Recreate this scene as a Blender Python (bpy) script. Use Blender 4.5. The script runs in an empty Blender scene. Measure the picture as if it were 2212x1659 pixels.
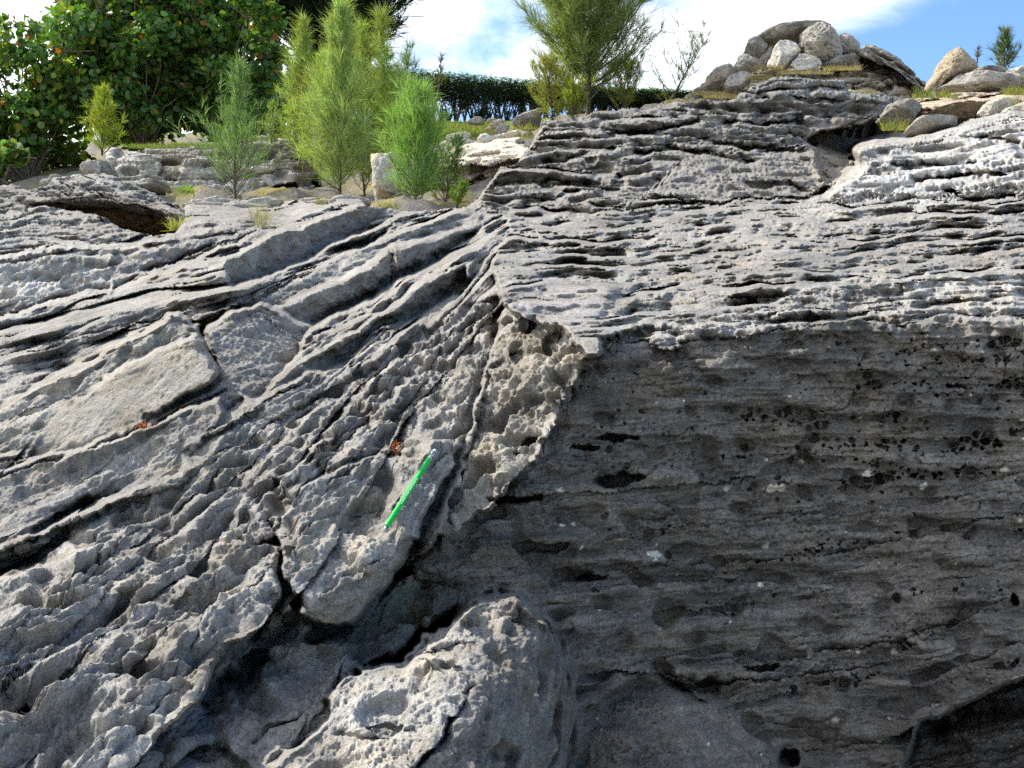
import bpy, math, random
import numpy as np
from mathutils import Vector

sc = bpy.context.scene
COL = sc.collection
# ------------------------------------------------------------------ camera / light / sky
FW, CX, CY = 2171.0, 1106.0, 829.5            # focal length and centre in a 2212 px wide frame
CAMZ = 1.5
cam_d = bpy.data.cameras.new("camera"); cam = bpy.data.objects.new("camera", cam_d); COL.objects.link(cam)
cam.location = (0, 0, CAMZ); cam.rotation_euler = (math.radians(90), 0, 0)
cam_d.sensor_width = 36.0; cam_d.lens = 36.0 * FW / 2212.0
cam_d.clip_start = 0.05; cam_d.clip_end = 6000
sc.camera = cam

SUN = Vector((-0.60, 0.36, 0.72)).normalized()
sun_d = bpy.data.lights.new("sun", 'SUN'); sun_d.energy = 4.4; sun_d.angle = math.radians(0.5)
sun_d.color = (1.0, 0.94, 0.83)
sun = bpy.data.objects.new("sun", sun_d); COL.objects.link(sun)
sun.rotation_euler = SUN.to_track_quat('Z', 'Y').to_euler()

world = bpy.data.worlds.new("World"); sc.world = world; world.use_nodes = True
nt = world.node_tree; nt.nodes.clear()
def WN(t, **kw):
    n = nt.nodes.new(t)
    for k, v in kw.items(): setattr(n, k, v)
    return n
out = WN('ShaderNodeOutputWorld'); bg = WN('ShaderNodeBackground')
sky = WN('ShaderNodeTexSky'); sky.sky_type = 'NISHITA'; sky.sun_disc = False
sky.sun_elevation = math.asin(SUN.z); sky.sun_rotation = math.atan2(SUN.x, SUN.y)
sky.air_density = 1.0; sky.dust_density = 0.3; sky.ozone_density = 2.5
bg.inputs['Strength'].default_value = 0.15
tc = WN('ShaderNodeTexCoord'); sep = WN('ShaderNodeSeparateXYZ'); nt.links.new(tc.outputs['Generated'], sep.inputs[0])
mp = WN('ShaderNodeMapping'); mp.inputs['Scale'].default_value = (1, 1, 2.2); mp.inputs['Location'].default_value = (0.35, 0.1, 0.55)
nt.links.new(tc.outputs['Generated'], mp.inputs[0])
n1 = WN('ShaderNodeTexNoise'); n1.inputs['Scale'].default_value = 4.2; n1.inputs['Detail'].default_value = 8; n1.inputs['Roughness'].default_value = 0.55
n1.inputs['Distortion'].default_value = 0.3
nt.links.new(mp.outputs[0], n1.inputs['Vector'])
def math_n(op, a, b=None, c=None, clamp=False):
    n = WN('ShaderNodeMath', operation=op); n.use_clamp = clamp
    for i, v in enumerate((a, b, c)):
        if v is None: continue
        if isinstance(v, (int, float)): n.inputs[i].default_value = v
        else: nt.links.new(v, n.inputs[i])
    return n.outputs[0]
# cloud bank lies over the left and middle of the view and thins out to the right
bank = math_n('MULTIPLY_ADD', sep.outputs['X'], -0.62, 0.07)
f = math_n('ADD', math_n('MULTIPLY', n1.outputs['Fac'], 1.3), bank)
fac = WN('ShaderNodeMapRange'); fac.interpolation_type = 'SMOOTHSTEP'
fac.inputs['From Min'].default_value = 0.54; fac.inputs['From Max'].default_value = 0.86
nt.links.new(f, fac.inputs['Value'])
front = WN('ShaderNodeMapRange'); front.inputs['From Min'].default_value = 0.0; front.inputs['From Max'].default_value = 0.6; front.inputs['To Min'].default_value = 0.8
nt.links.new(sep.outputs['Y'], front.inputs['Value'])
f2 = math_n('MULTIPLY', fac.outputs[0], front.outputs[0])
mixc = WN('ShaderNodeMixRGB'); nt.links.new(f2, mixc.inputs['Fac'])
satn = WN('ShaderNodeHueSaturation'); satn.inputs['Saturation'].default_value = 1.14
nt.links.new(sky.outputs[0], satn.inputs['Color'])
nt.links.new(satn.outputs[0], mixc.inputs['Color1']); mixc.inputs['Color2'].default_value = (7.4, 7.6, 8.0, 1)
nt.links.new(mixc.outputs[0], bg.inputs['Color']); nt.links.new(bg.outputs[0], out.inputs[0])

sc.view_settings.view_transform = 'Standard'; sc.view_settings.look = 'None'
sc.view_settings.exposure = 0.62; sc.view_settings.gamma = 1.0
sc.cycles.max_bounces = 6; sc.cycles.diffuse_bounces = 3; sc.cycles.transmission_bounces = 3
sc.cycles.transparent_max_bounces = 4
sc.cycles.use_denoising = False
sc.cycles.use_adaptive_sampling = True; sc.cycles.adaptive_threshold = 0.02

# ------------------------------------------------------------------ helpers
def at(x, y, d):
    """point seen at (x, y) of the 2212-wide frame, d metres ahead"""
    return np.array([(x - CX) / FW * d, d, CAMZ + (CY - y) / FW * d])

def tag(o, label=None, cat=None, group=None, kind=None):
    if label: o['label'] = label
    if cat: o['category'] = cat
    if group: o['group'] = group
    if kind: o['kind'] = kind
    return o

def empty(name, loc, **kw):
    o = bpy.data.objects.new(name, None); COL.objects.link(o); o.location = loc
    o.empty_display_size = 0.1
    tag(o, **kw); return o

def mesh_np(name, V, F, mat, col=None, parent=None, smooth=False, **kw):
    """V (n,3) world coordinates, F (m,k) with one k"""
    V = np.asarray(V, np.float32); F = np.asarray(F, np.int32)
    if parent is not None: V = V - np.array(parent.location, np.float32)
    me = bpy.data.meshes.new(name); k = F.shape[1]
    me.vertices.add(len(V)); me.vertices.foreach_set('co', V.ravel())
    me.loops.add(F.size); me.loops.foreach_set('vertex_index', F.ravel())
    me.polygons.add(len(F)); me.polygons.foreach_set('loop_start', np.arange(0, F.size, k, dtype=np.int32))
    if smooth: me.polygons.foreach_set('use_smooth', np.ones(len(F), bool))
    me.update(calc_edges=True)
    if col is not None:
        a = me.color_attributes.new('Col', 'FLOAT_COLOR', 'POINT')
        c = np.ones((len(V), 4), np.float32); c[:, :3] = col
        a.data.foreach_set('color', c.ravel())
    me.materials.append(mat)
    o = bpy.data.objects.new(name, me); COL.objects.link(o)
    if parent is not None: o.parent = parent
    tag(o, **kw); return o

# ---- noise
RS = np.random.RandomState(11)
PERM = np.concatenate([RS.permutation(256)] * 3).astype(np.int32)
G3 = RS.normal(size=(256, 3)).astype(np.float32); G3 /= np.linalg.norm(G3, axis=1)[:, None]
R1 = RS.rand(256).astype(np.float32); R2 = RS.rand(256).astype(np.float32)
def pn(x, y, z=None, seed=0):
    x = np.asarray(x, np.float32); y = np.asarray(y, np.float32)
    z = np.full_like(x, seed * 7.31 + 0.37) if z is None else np.asarray(z, np.float32) + seed * 7.31
    xi = np.floor(x).astype(np.int32); yi = np.floor(y).astype(np.int32); zi = np.floor(z).astype(np.int32)
    xf = x - xi; yf = y - yi; zf = z - zi
    u = xf * xf * xf * (xf * (xf * 6 - 15) + 10); v = yf * yf * yf * (yf * (yf * 6 - 15) + 10); w = zf * zf * zf * (zf * (zf * 6 - 15) + 10)
    r = 0
    for a in (0, 1):
        wa = u if a else 1 - u; pa = PERM[(xi + a) & 255]
        for b in (0, 1):
            wb = wa * (v if b else 1 - v); pb = PERM[pa + ((yi + b) & 255)]
            for c in (0, 1):
                g = G3[PERM[pb + ((zi + c) & 255)] & 255]
                r = r + wb * (w if c else 1 - w) * (g[..., 0] * (xf - a) + g[..., 1] * (yf - b) + g[..., 2] * (zf - c))
    return r * 1.5
def fbm(x, y, z=None, oct=4, seed=0, gain=0.5, ridged=False):
    r = 0; a = 1.0; f = 1.0; t = 0
    for i in range(oct):
        n = pn(x * f, y * f, None if z is None else z * f, seed + i * 3)
        r = r + a * ((1 - 2 * np.abs(n)) if ridged else n); t += a; a *= gain; f *= 2.03
    return r / t
def cells(x, y, seed=0):
    """distance to nearest cell point and that cell's random value"""
    xi = np.floor(x).astype(np.int32); yi = np.floor(y).astype(np.int32)
    best = np.full(x.shape, 9.0, np.float32); rnd = np.zeros(x.shape, np.float32)
    for a in (-1, 0, 1):
        for b in (-1, 0, 1):
            h = PERM[PERM[(xi + a + seed * 17) & 255] + ((yi + b) & 255)] & 255
            dx = xi + a + R1[h] - x; dy = yi + b + R2[h] - y
            dd = dx * dx + dy * dy; m = dd < best
            best = np.where(m, dd, best); rnd = np.where(m, R1[(h * 7 + 3) & 255], rnd)
    return np.sqrt(best), rnd
def sstep(a, b, x):
    t = np.clip((x - a) / (b - a), 0, 1); return t * t * (3 - 2 * t)

# ---- materials
def material(name, build):
    m = bpy.data.materials.new(name); m.use_nodes = True
    n = m.node_tree; n.nodes.clear(); build(n, n.nodes, n.links); return m
def rock_mat(name, tint=(1, 1, 1), use_attr=True, base=(0.3, 0.29, 0.27), spec=0.25, fine=1.0):
    def b(n, N, L):
        o = N.new('ShaderNodeOutputMaterial'); p = N.new('ShaderNodeBsdfPrincipled')
        p.inputs['Roughness'].default_value = 0.9; p.inputs['Specular IOR Level'].default_value = spec
        geo = N.new('ShaderNodeTexCoord')
        if use_attr:
            c = N.new('ShaderNodeAttribute'); c.attribute_name = 'Col'; cs = c.outputs['Color']
        else:
            c = N.new('ShaderNodeRGB'); c.outputs[0].default_value = (*base, 1); cs = c.outputs[0]
        def noise(s, d=5, r=0.6):
            t = N.new('ShaderNodeTexNoise'); t.inputs['Scale'].default_value = s; t.inputs['Detail'].default_value = d
            t.inputs['Roughness'].default_value = r; L.new(geo.outputs['Object'], t.inputs['Vector']); return t
        def ramp(src, a, b, lo, hi):
            r = N.new('ShaderNodeMapRange'); r.inputs['From Min'].default_value = a; r.inputs['From Max'].default_value = b
            r.inputs['To Min'].default_value = lo; r.inputs['To Max'].default_value = hi; L.new(src, r.inputs['Value']); return r.outputs[0]
        def mul(a, b):
            m = N.new('ShaderNodeVectorMath'); m.operation = 'SCALE'; L.new(a, m.inputs[0]); L.new(b, m.inputs['Scale']); return m.outputs[0]
        big = noise(5.0, 6); mid = noise(38.0, 4, 0.7); sp = noise(260.0 * fine, 2, 0.8)
        cs = mul(cs, ramp(big.outputs['Fac'], 0.3, 0.7, 0.72, 1.25))
        cs = mul(cs, ramp(mid.outputs['Fac'], 0.3, 0.7, 0.72, 1.25))
        cs = mul(cs, ramp(sp.outputs['Fac'], 0.3, 0.7, 0.6, 1.4))
        warm = N.new('ShaderNodeMixRGB'); warm.blend_type = 'MULTIPLY'; L.new(cs, warm.inputs['Color1'])
        warm.inputs['Color2'].default_value = (1.06, 0.985, 0.88, 1)
        w2 = noise(11.0, 4); L.new(ramp(w2.outputs['Fac'], 0.45, 0.65, 0, 1), warm.inputs['Fac'])
        L.new(warm.outputs[0], p.inputs['Base Color'])
        bn = noise(170.0 * fine, 4, 0.75); bump = N.new('ShaderNodeBump'); bump.inputs['Strength'].default_value = 0.8
        bump.inputs['Distance'].default_value = 0.006 / fine; L.new(bn.outputs['Fac'], bump.inputs['Height'])
        L.new(bump.outputs[0], p.inputs['Normal']); L.new(p.outputs[0], o.inputs[0])
    return material(name, b)
ROCK = rock_mat('weathered_limestone'); ROCK_FAR = rock_mat('weathered_limestone_far', fine=0.35)

def leaf_mat(name, trans=0.5, rough=0.5, spec=0.4):
    def b(n, N, L):
        o = N.new('ShaderNodeOutputMaterial'); p = N.new('ShaderNodeBsdfPrincipled'); t = N.new('ShaderNodeBsdfTranslucent')
        p.inputs['Roughness'].default_value = rough; p.inputs['Specular IOR Level'].default_value = spec
        c = N.new('ShaderNodeAttribute'); c.attribute_name = 'Col'
        g = N.new('ShaderNodeMixRGB'); g.blend_type = 'MULTIPLY'; g.inputs['Fac'].default_value = 1; g.inputs['Color2'].default_value = (1.35, 1.5, 0.75, 1)
        L.new(c.outputs['Color'], p.inputs['Base Color']); L.new(c.outputs['Color'], g.inputs['Color1']); L.new(g.outputs[0], t.inputs['Color'])
        m = N.new('ShaderNodeMixShader'); m.inputs['Fac'].default_value = trans
        L.new(p.outputs[0], m.inputs[1]); L.new(t.outputs[0], m.inputs[2]); L.new(m.outputs[0], o.inputs[0])
    return material(name, b)
LEAF = leaf_mat('broad_leaf', 0.42, 0.35, 0.5); NEEDLE = leaf_mat('needle_leaf', 0.5, 0.6, 0.3); GRASS = leaf_mat('grass_blade', 0.4, 0.7, 0.2)
def plain(name, c, rough=0.8, metal=0.0, scale=30, amp=0.3, spec=0.3):
    def b(n, N, L):
        o = N.new('ShaderNodeOutputMaterial'); p = N.new('ShaderNodeBsdfPrincipled')
        p.inputs['Roughness'].default_value = rough; p.inputs['Metallic'].default_value = metal; p.inputs['Specular IOR Level'].default_value = spec
        tcn = N.new('ShaderNodeTexCoord'); t = N.new('ShaderNodeTexNoise'); t.inputs['Scale'].default_value = scale; L.new(tcn.outputs['Object'], t.inputs['Vector'])
        r = N.new('ShaderNodeValToRGB'); r.color_ramp.elements[0].position = 0.3; r.color_ramp.elements[1].position = 0.7
        r.color_ramp.elements[0].color = (*[v * (1 - amp) for v in c], 1); r.color_ramp.elements[1].color = (*[min(1, v * (1 + amp)) for v in c], 1)
        L.new(t.outputs['Fac'], r.inputs[0]); L.new(r.outputs[0], p.inputs['Base Color']); L.new(p.outputs[0], o.inputs[0])
    return material(name, b)
BARK = plain('grey_bark', (0.10, 0.075, 0.055)); BARK_PALE = plain('pale_bark', (0.2, 0.16, 0.12))

# ------------------------------------------------------------------ rock relief builder
STEP = 2.0
def poly_mask(X, Y, poly):
    m = np.zeros(X.shape, bool); n = len(poly)
    x0, x1 = min(p[0] for p in poly), max(p[0] for p in poly)
    for i in range(n):
        (ax, ay), (bx, by) = poly[i], poly[(i + 1) % n]
        if ay == by: continue
        c = ((Y < ay) != (Y < by)) & (X < (bx - ax) * (Y - ay) / (by - ay) + ax)
        m ^= c
    return m
def blur(a, r):
    for ax in (0, 1):
        for _ in range(2):
            p = np.pad(a, [(r + 1, r) if i == ax else (0, 0) for i in (0, 1)], mode='edge')
            c = np.cumsum(p, axis=ax, dtype=np.float64)
            a = ((c[2 * r + 1:] - c[:-2 * r - 1]) if ax == 0 else (c[:, 2 * r + 1:] - c[:, :-2 * r - 1])) / (2 * r + 1)
    return a.astype(np.float32)
def tps(ctrl, X, Y, lam=0.02):
    """smooth log-depth through control points (x, y, d)"""
    c = np.array(ctrl, float); P = c[:, :2] / 500; v = np.log(c[:, 2]); n = len(c)
    def U(r2): return np.where(r2 > 1e-9, r2 * np.log(r2 + 1e-12), 0) * 0.5
    K = U(((P[:, None] - P[None]) ** 2).sum(-1)) + lam * np.eye(n)
    Q = np.c_[np.ones(n), P]; A = np.zeros((n + 3, n + 3)); A[:n, :n] = K; A[:n, n:] = Q; A[n:, :n] = Q.T
    w = np.linalg.solve(A, np.r_[v, 0, 0, 0])
    x = X / 500; y = Y / 500; r = w[n] + w[n + 1] * x + w[n + 2] * y
    for i in range(n): r = r + w[i] * U((x - P[i, 0]) ** 2 + (y - P[i, 1]) ** 2)
    return r.astype(np.float32)
def seg_sdist(X, Y, pts):
    """unsigned distance, side (+ = above / left of the stroke drawn left to right), position along 0..1"""
    best = np.full(X.shape, 1e9, np.float32); side = np.zeros(X.shape, np.float32); tt = np.zeros(X.shape, np.float32)
    L = [math.dist(pts[i], pts[i + 1]) for i in range(len(pts) - 1)]; tot = sum(L); acc = 0
    for i in range(len(pts) - 1):
        (ax, ay), (bx, by) = pts[i], pts[i + 1]; dx, dy = bx - ax, by - ay; l2 = dx * dx + dy * dy
        t = np.clip(((X - ax) * dx + (Y - ay) * dy) / l2, 0, 1)
        d = np.hypot(X - ax - t * dx, Y - ay - t * dy); m = d < best
        cr = dx * (Y - ay) - dy * (X - ax)
        best = np.where(m, d, best); side = np.where(m, -np.sign(cr), side); tt = np.where(m, (acc + t * L[i]) / tot, tt); acc += L[i]
    return best, side, tt

_tab = {}
def layer_table(seed, mean):
    """random bed thicknesses -> (boundaries, profile) lookup; profile = sawtooth offset in px"""
    if (seed, mean) in _tab: return _tab[(seed, mean)]
    r = np.random.RandomState(seed); th = mean * np.exp(r.normal(0, 0.55, 4000)); b = np.cumsum(th) - th.sum() / 2
    _tab[(seed, mean)] = b; return b
def strata(T, S, mean, seed, wob=1.0, tread=0.3):
    """T: coordinate across the beds (grows upward/backward), S: along. Returns sawtooth offset in T units and bed id"""
    Tw = T + wob * mean * (1.0 * pn(S / (mean * 9), T / (mean * 5), seed=seed) + 0.35 * pn(S / (mean * 2.2), T / (mean * 1.6), seed=seed + 1))
    b = layer_table(seed, mean)
    i = np.clip(np.searchsorted(b, Tw.ravel()).reshape(T.shape), 1, len(b) - 1)
    lo, hi = b[i - 1], b[i]; w = hi - lo; t = (Tw - lo) / w                    # 0 at the foot of the riser, 1 at the back of the tread
    edge = 0.28 * pn(S / (mean * 1.3), i * 3.7, seed=seed + 2)                  # lips wander separately
    tr = np.clip(1 - tread + edge * 0.5, 0.35, 0.92)
    r = np.where(t < tr, -t, -tr + (t - tr) / (1 - tr) * tr)
    mod = (0.25 + 1.3 * sstep(-0.4, 0.5, pn(S / (mean * 5), i * 1.9, seed=seed + 3))) * (0.45 + 0.9 * sstep(-0.35, 0.3, pn(S / (mean * 1.8), i * 5.3, seed=seed + 4)))
    return (r + 0.4) * w * mod, i

def relief(x0, x1, y0, y1, regions, lines, outline, rimw=14, rim=60, step=STEP, warp=9, pores=(), seed=0, spots=()):
    """Rock surface with real depth. regions: dicts painted in order, each with its own run of ground."""
    xs = np.arange(x0, x1 + step, step, dtype=np.float32); ys = np.arange(y1, y0 - step, -step, dtype=np.float32)
    X, Y = np.meshgrid(xs, ys)
    wx = warp * (pn(X / 60, Y / 60, seed=seed + 1) + 0.5 * pn(X / 22, Y / 22, seed=seed + 2) + 0.3 * pn(X / 9, Y / 9, seed=seed + 3))
    wy = warp * (pn(X / 60, Y / 60, seed=seed + 4) + 0.5 * pn(X / 22, Y / 22, seed=seed + 5) + 0.3 * pn(X / 9, Y / 9, seed=seed + 6))
    Xw, Yw = X + wx, Y + wy
    D = None; keys = ('st', 'am', 'kn', 'pit', 'right', 'sc', 'gr', 'dip', 'und'); Pm = {}; C = None
    for rg in regions:
        d = tps(rg['c'], X, Y) if len(rg['c']) > 3 else tps(rg['c'], X, Y, 0)
        if D is None:
            D = d; C = np.ones(X.shape + (3,), np.float32) * np.array(rg['col'], np.float32)
            for k in keys: Pm[k] = np.full(X.shape, rg.get(k, 0.0 if k in ('dip', 'und') else 1.0), np.float32)
            continue
        wp = rg.get('wp', 1.0); m = poly_mask(X + wx * wp, Y + wy * wp, rg['p']).astype(np.float32); b = blur(m, rg.get('soft', 1)); bb = blur(m, 12)
        D = D * (1 - b) + d * b
        for k in keys:
            if k in rg: Pm[k] = Pm[k] * (1 - b) + rg[k] * b
        if 'col' in rg: C = C * (1 - bb[..., None]) + np.array(rg['col'], np.float32) * bb[..., None]
    # bedding coordinates: on the left the beds run to a vanishing point, on the right they lie nearly flat
    VX, VY = 1250.0, 380.0
    be = np.arctan2(Y - VY, VX - X + 0.0); rad = np.hypot(Y - VY, VX - X)
    TL = -be * 700.0; SL = np.log(rad + 60) * 700
    sl = 0.063 + (Y - 500) * 1.03e-4; TR = -(Y + (sl + Pm['dip']) * (X - 1100)); SR = X
    Dy, Dx = np.gradient(blur(D, 5), -step, step)                       # per px (Y up is negative rows)
    # rows run bottom to top, so d/drow = going up
    gup = np.gradient(blur(D, 5), step, axis=0); gx = np.gradient(blur(D, 5), step, axis=1)
    ang = np.arctan2(Y - VY, VX - X); nx, ny = -np.sin(ang), np.cos(ang)    # up-left normal of the left beds
    gL = np.clip(gup * ny + gx * nx, -0.0006, 0.006) * np.clip(rad / 700, 0.2, 2.0); gR = np.clip(gup, -0.0006, 0.006)
    disp = np.zeros_like(D); scl = Pm['sc']; Db = np.exp(blur(D, 4))
    Pb = np.stack([(X - CX) / FW * Db, Db, CAMZ + (CY - Y) / FW * Db], -1)
    for mean, w, sd in ((46, 1.0, 5), (19, 0.7, 25), (8, 0.5, 45)):
        for T, S, g, wt, k in ((TL, SL, gL, 1 - Pm['right'], 0), (TR, SR, gR, Pm['right'], 1)):
            if wt.max() < 0.02: continue
            r, _ = strata(T, S, mean * (0.6 if k else 1.35), sd + k * 100 + seed)
            disp += wt * w * r * (np.minimum(g, 0.0040 if k else 0.0042) * Pm['st'] * (0.62 if k else 0.82) + Pm['am'] * 0.8 / FW)
    if Pm['und'].max() > 0:      # slow swells and scoops of a weathered face
        u_ = 26 * pn(X / 210, Y / 60, seed=seed + 50) + 13 * pn(X / 80, Y / 26, seed=seed + 51) + 7 * np.maximum(0, pn(X / 34, Y / 14, seed=seed + 52)) 
        disp += Pm['und'] * u_ / FW; C *= (1 + Pm['und'] * 0.55 * fbm(X / 130, Y / 42, seed=seed + 53, oct=4))[..., None]
    # drawn edges and cracks
    for kind, pts, L, wf, wb in lines:
        px = [p[0] for p in pts]; py = [p[1] for p in pts]; mg = 4 * max(wf, wb) + 20
        c0 = max(0, int((min(px) - mg - x0) / step)); c1 = min(len(xs), int((max(px) + mg - x0) / step) + 1)
        r0 = max(0, int((y1 - max(py) - mg) / step)); r1 = min(len(ys), int((y1 - min(py) + mg) / step) + 1)
        if c1 - c0 < 2 or r1 - r0 < 2: continue
        sl_ = (slice(r0, r1), slice(c0, c1))
        s, side, t = seg_sdist(Xw[sl_] , Yw[sl_], pts)
        fade = sstep(0, 0.10, t) * sstep(0, 0.10, 1 - t)
        nn = 0.75 + 0.6 * pn(X[sl_] / 45, Y[sl_] / 45, seed=seed + 9)
        if kind == 'ledge': v = np.where(side > 0, np.exp(-s / wb) * L, -np.exp(-s / wf) * L)
        elif kind == 'crack': v = L * np.exp(-(s / wf) ** 2)
        elif kind == 'ridge': v = -L * np.exp(-s / wf)
        elif kind == 'roll': v = L * np.exp(-s / (wf * (1 + 1.1 * pn(X[sl_] / 60, Y[sl_] / 60, seed=seed + 33) + 0.5 * pn(X[sl_] / 18, Y[sl_] / 18, seed=seed + 34)).clip(0.15, 3)))
        elif kind == 'groove': v = np.where(side > 0, np.exp(-s / wf) * L, np.exp(-(s / wb) ** 2) * L)
        disp[sl_] += v * fade * nn / FW
    D = D + disp
    # holes
    for hx, hy, rx, ry, dep, rot in pores:
        ca, sa = math.cos(rot), math.sin(rot); e = 1.3 * max(rx, ry) + 22
        c0, c1 = max(0, int((hx - e - x0) / step)), max(0, int((hx + e - x0) / step)); r0, r1 = max(0, int((y1 - hy - e) / step)), max(0, int((y1 - hy + e) / step))
        w_ = (slice(r0, r1), slice(c0, c1))
        if r1 <= r0 or c1 <= c0: continue
        f_ = 0.3 if rx < 8 else 1.0; xx = X[w_] + f_ * wx[w_] - hx; yy = Y[w_] + f_ * wy[w_] - hy
        q = ((xx * ca - yy * sa) / rx) ** 2 + ((xx * sa + yy * ca) / ry) ** 2
        D[w_] += dep / FW * sstep(1.15, 0.35, q)
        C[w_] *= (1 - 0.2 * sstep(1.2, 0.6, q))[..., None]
    spot_w = np.zeros_like(D)
    for hx, hy, r, c in spots:
        e = 2.5 * r + 20; c0, c1 = max(0, int((hx - e - x0) / step)), max(0, int((hx + e - x0) / step)); r0, r1 = max(0, int((y1 - hy - e) / step)), max(0, int((y1 - hy + e) / step))
        if r1 <= r0 or c1 <= c0: continue
        w_ = (slice(r0, r1), slice(c0, c1)); qq = np.hypot((X[w_] - hx) * 0.75, Y[w_] - hy) + 0.8 * r * pn(X[w_] / 7, Y[w_] / 7, seed=int(hx) % 17)
        spot_w[w_] = np.maximum(spot_w[w_], sstep(r * 1.05, r * 0.75, qq)); D[w_] -= 2.0 / FW * sstep(r * 1.1, r * 0.6, qq)
    inside = poly_mask(X + 0.6 * wx, Y + 0.6 * wy, outline)
    if rim:
        inb = blur(inside.astype(np.float32), max(1, int(rimw / step / 1.5)))
        D += rim / FW * np.clip(1 - inb, 0, 1) ** 2 * 2.2 * (Y < np.inf)
    d = np.exp(D)
    P = np.stack([(X - CX) / FW * d, d, CAMZ + (CY - Y) / FW * d], -1)
    # weathering, along the real surface normal, sized in metres
    Ps = np.stack([blur(P[..., i], 1) for i in range(3)], -1) * 0.35 + Pb * 0.65
    tu = np.gradient(Ps, axis=1); tv = np.gradient(Ps, axis=0); N = np.cross(tu, tv); N /= np.linalg.norm(N, axis=-1, keepdims=True) + 1e-9
    N *= np.where((N * P * np.array([1, 1, 0])).sum(-1, keepdims=True) + N[..., 2:] * (P[..., 2:] - CAMZ) > 0, -1, 1)
    Vd = -P + np.array([0, 0, CAMZ]); Vd /= np.linalg.norm(Vd, axis=-1, keepdims=True); cv = np.clip((N * Vd).sum(-1, keepdims=True), 0, 1) ** 0.7
    cv = cv * (1 - 0.35 * Pm['right'][..., None]); N = N * cv + Vd * (1 - cv); N /= np.linalg.norm(N, axis=-1, keepdims=True)
    px_m = d / FW                                                     # metres per px here
    q = 1.0 / scl
    x, y, z = [(Pb[..., i] * 0.8 + P[..., i] * 0.2) * q for i in range(3)]
    lw = 1 - Pm['right']
    # stretch lumps along the beds
    def mixn(fn):
        l, r_ = fn(x * 0.945 - y * 0.325, x * 0.31 + y * 0.9 + z * 0.32, z * 0.94 - y * 0.28 - x * 0.1), fn(y * 0.7, x * 0.42, z * 1.9)
        return l * lw + r_ * (1 - lw)
    lump = mixn(lambda a, b, c: fbm(a * 9, b * 3.6, c * 11, 4, seed=21, ridged=True))
    lump2 = mixn(lambda a, b, c: fbm(a * 28, b * 13, c * 34, 3, seed=31))
    wq = 0.25 * lump2
    def scal(a, b, f1, f2, sd): return cells(a * f1 + wq * 3, b * f2 + wq * 2, seed=sd)[0]
    sl1 = scal(x * 0.945 - y * 0.325, y * 0.6 + z * 0.9, 20, 13, 11); sl2 = scal(x * 0.945 - y * 0.325, y * 0.6 + z * 0.9, 55, 36, 12)
    scallop = 0.017 * (sl1 - 0.45) + 0.0085 * (sl2 - 0.45)
    grit = fbm(x * 95, y * 50, z * 110, 3, seed=41, gain=0.6)
    graz = np.clip(1 - (np.abs(gup) * 0 + np.sqrt((gup * FW) ** 2 + (gx * FW) ** 2)) / 16, 0.3, 1)
    h = Pm['kn'] * (0.029 * (lump - 0.35) + 0.018 * lump2 + scallop * lw) * scl
    pk = sstep(0.12, 0.42, pn(x * 17, y * 12, z * 24, seed=61)); h -= Pm['kn'] * 0.028 * pk * scl
    # solution pits: round cells on the surface
    cd, cr = cells(X / 13 + 0.2 * wx / 9, Y / 11 + 0.2 * wy / 9, seed=3); patch = sstep(-0.1, 0.35, pn(X / 150, Y / 45, seed=71))
    pit = sstep(0.40, 0.22, cd) * (cr > 0.35) * patch
    cd2, cr2 = cells(X / 6.5, Y / 6, seed=5); pit2 = sstep(0.45, 0.2, cd2) * (cr2 > 0.5) * sstep(-0.3, 0.3, pn(X / 90, Y / 60, seed=72))
    h2 = h + Pm['gr'] * 0.0088 * graz * grit * np.clip(px_m / 0.0009, 0.8, 4) - Pm['pit'] * (7.0 * pit + 3.2 * pit2) * px_m
    gD = np.hypot(np.gradient(D, axis=0), np.gradient(D, axis=1)) / step * FW; h2 = h2 / (1 + (blur(gD, 1) / 22) ** 2)
    P = P + N * h2[..., None]
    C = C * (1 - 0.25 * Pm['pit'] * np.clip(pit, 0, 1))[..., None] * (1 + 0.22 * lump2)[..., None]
    C *= (1 + 0.3 * fbm(X / 170, Y / 70, seed=81, oct=4))[..., None]
    # paler where the relief stands out, darker in hollows
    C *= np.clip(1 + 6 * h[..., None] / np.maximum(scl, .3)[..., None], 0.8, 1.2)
    if len(spots): C = C * (1 - spot_w[..., None]) + np.array(spots[0][3], np.float32) * spot_w[..., None]
    idx = np.arange(X.size).reshape(X.shape)
    keep = inside[:-1, :-1] & inside[1:, :-1] & inside[:-1, 1:] & inside[1:, 1:]
    F = np.stack([idx[:-1, :-1], idx[:-1, 1:], idx[1:, 1:], idx[1:, :-1]], -1)[keep]
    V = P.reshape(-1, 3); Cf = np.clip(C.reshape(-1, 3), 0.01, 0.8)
    # crest: carry the top edge of every column back and down so the rock has a far side
    H, W = X.shape; fin = inside[::-1]; top = H - 1 - np.argmax(fin, axis=0); has = inside.any(0)
    cols = np.arange(W); tv_ = V[idx[top, cols]]; tc_ = Cf[idx[top, cols]]
    steps = np.array([[0.05, -0.004], [0.14, -0.02], [0.3, -0.08], [0.6, -0.3], [0.9, -1.0]]) ; sk = [idx[top, cols]]; base = len(V); extraV = []; extraC = []
    for k, (dy, dz) in enumerate(steps):
        sf = tv_[:, 1] * 0.16
        e = tv_.copy(); jit = pn(cols / 5.0, np.full(W, k * 2.3), seed=91) * 0.03 * sf
        e[:, 0] *= 1 + dy * 0.02; e[:, 1] += dy * sf; e[:, 2] += dz * sf + jit
        extraV.append(e); extraC.append(tc_); sk.append(base + k * W + cols)
    V = np.concatenate([V] + extraV); Cf = np.concatenate([Cf] + extraC)
    sk = np.stack(sk); ok = has[:-1] & has[1:]
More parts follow.
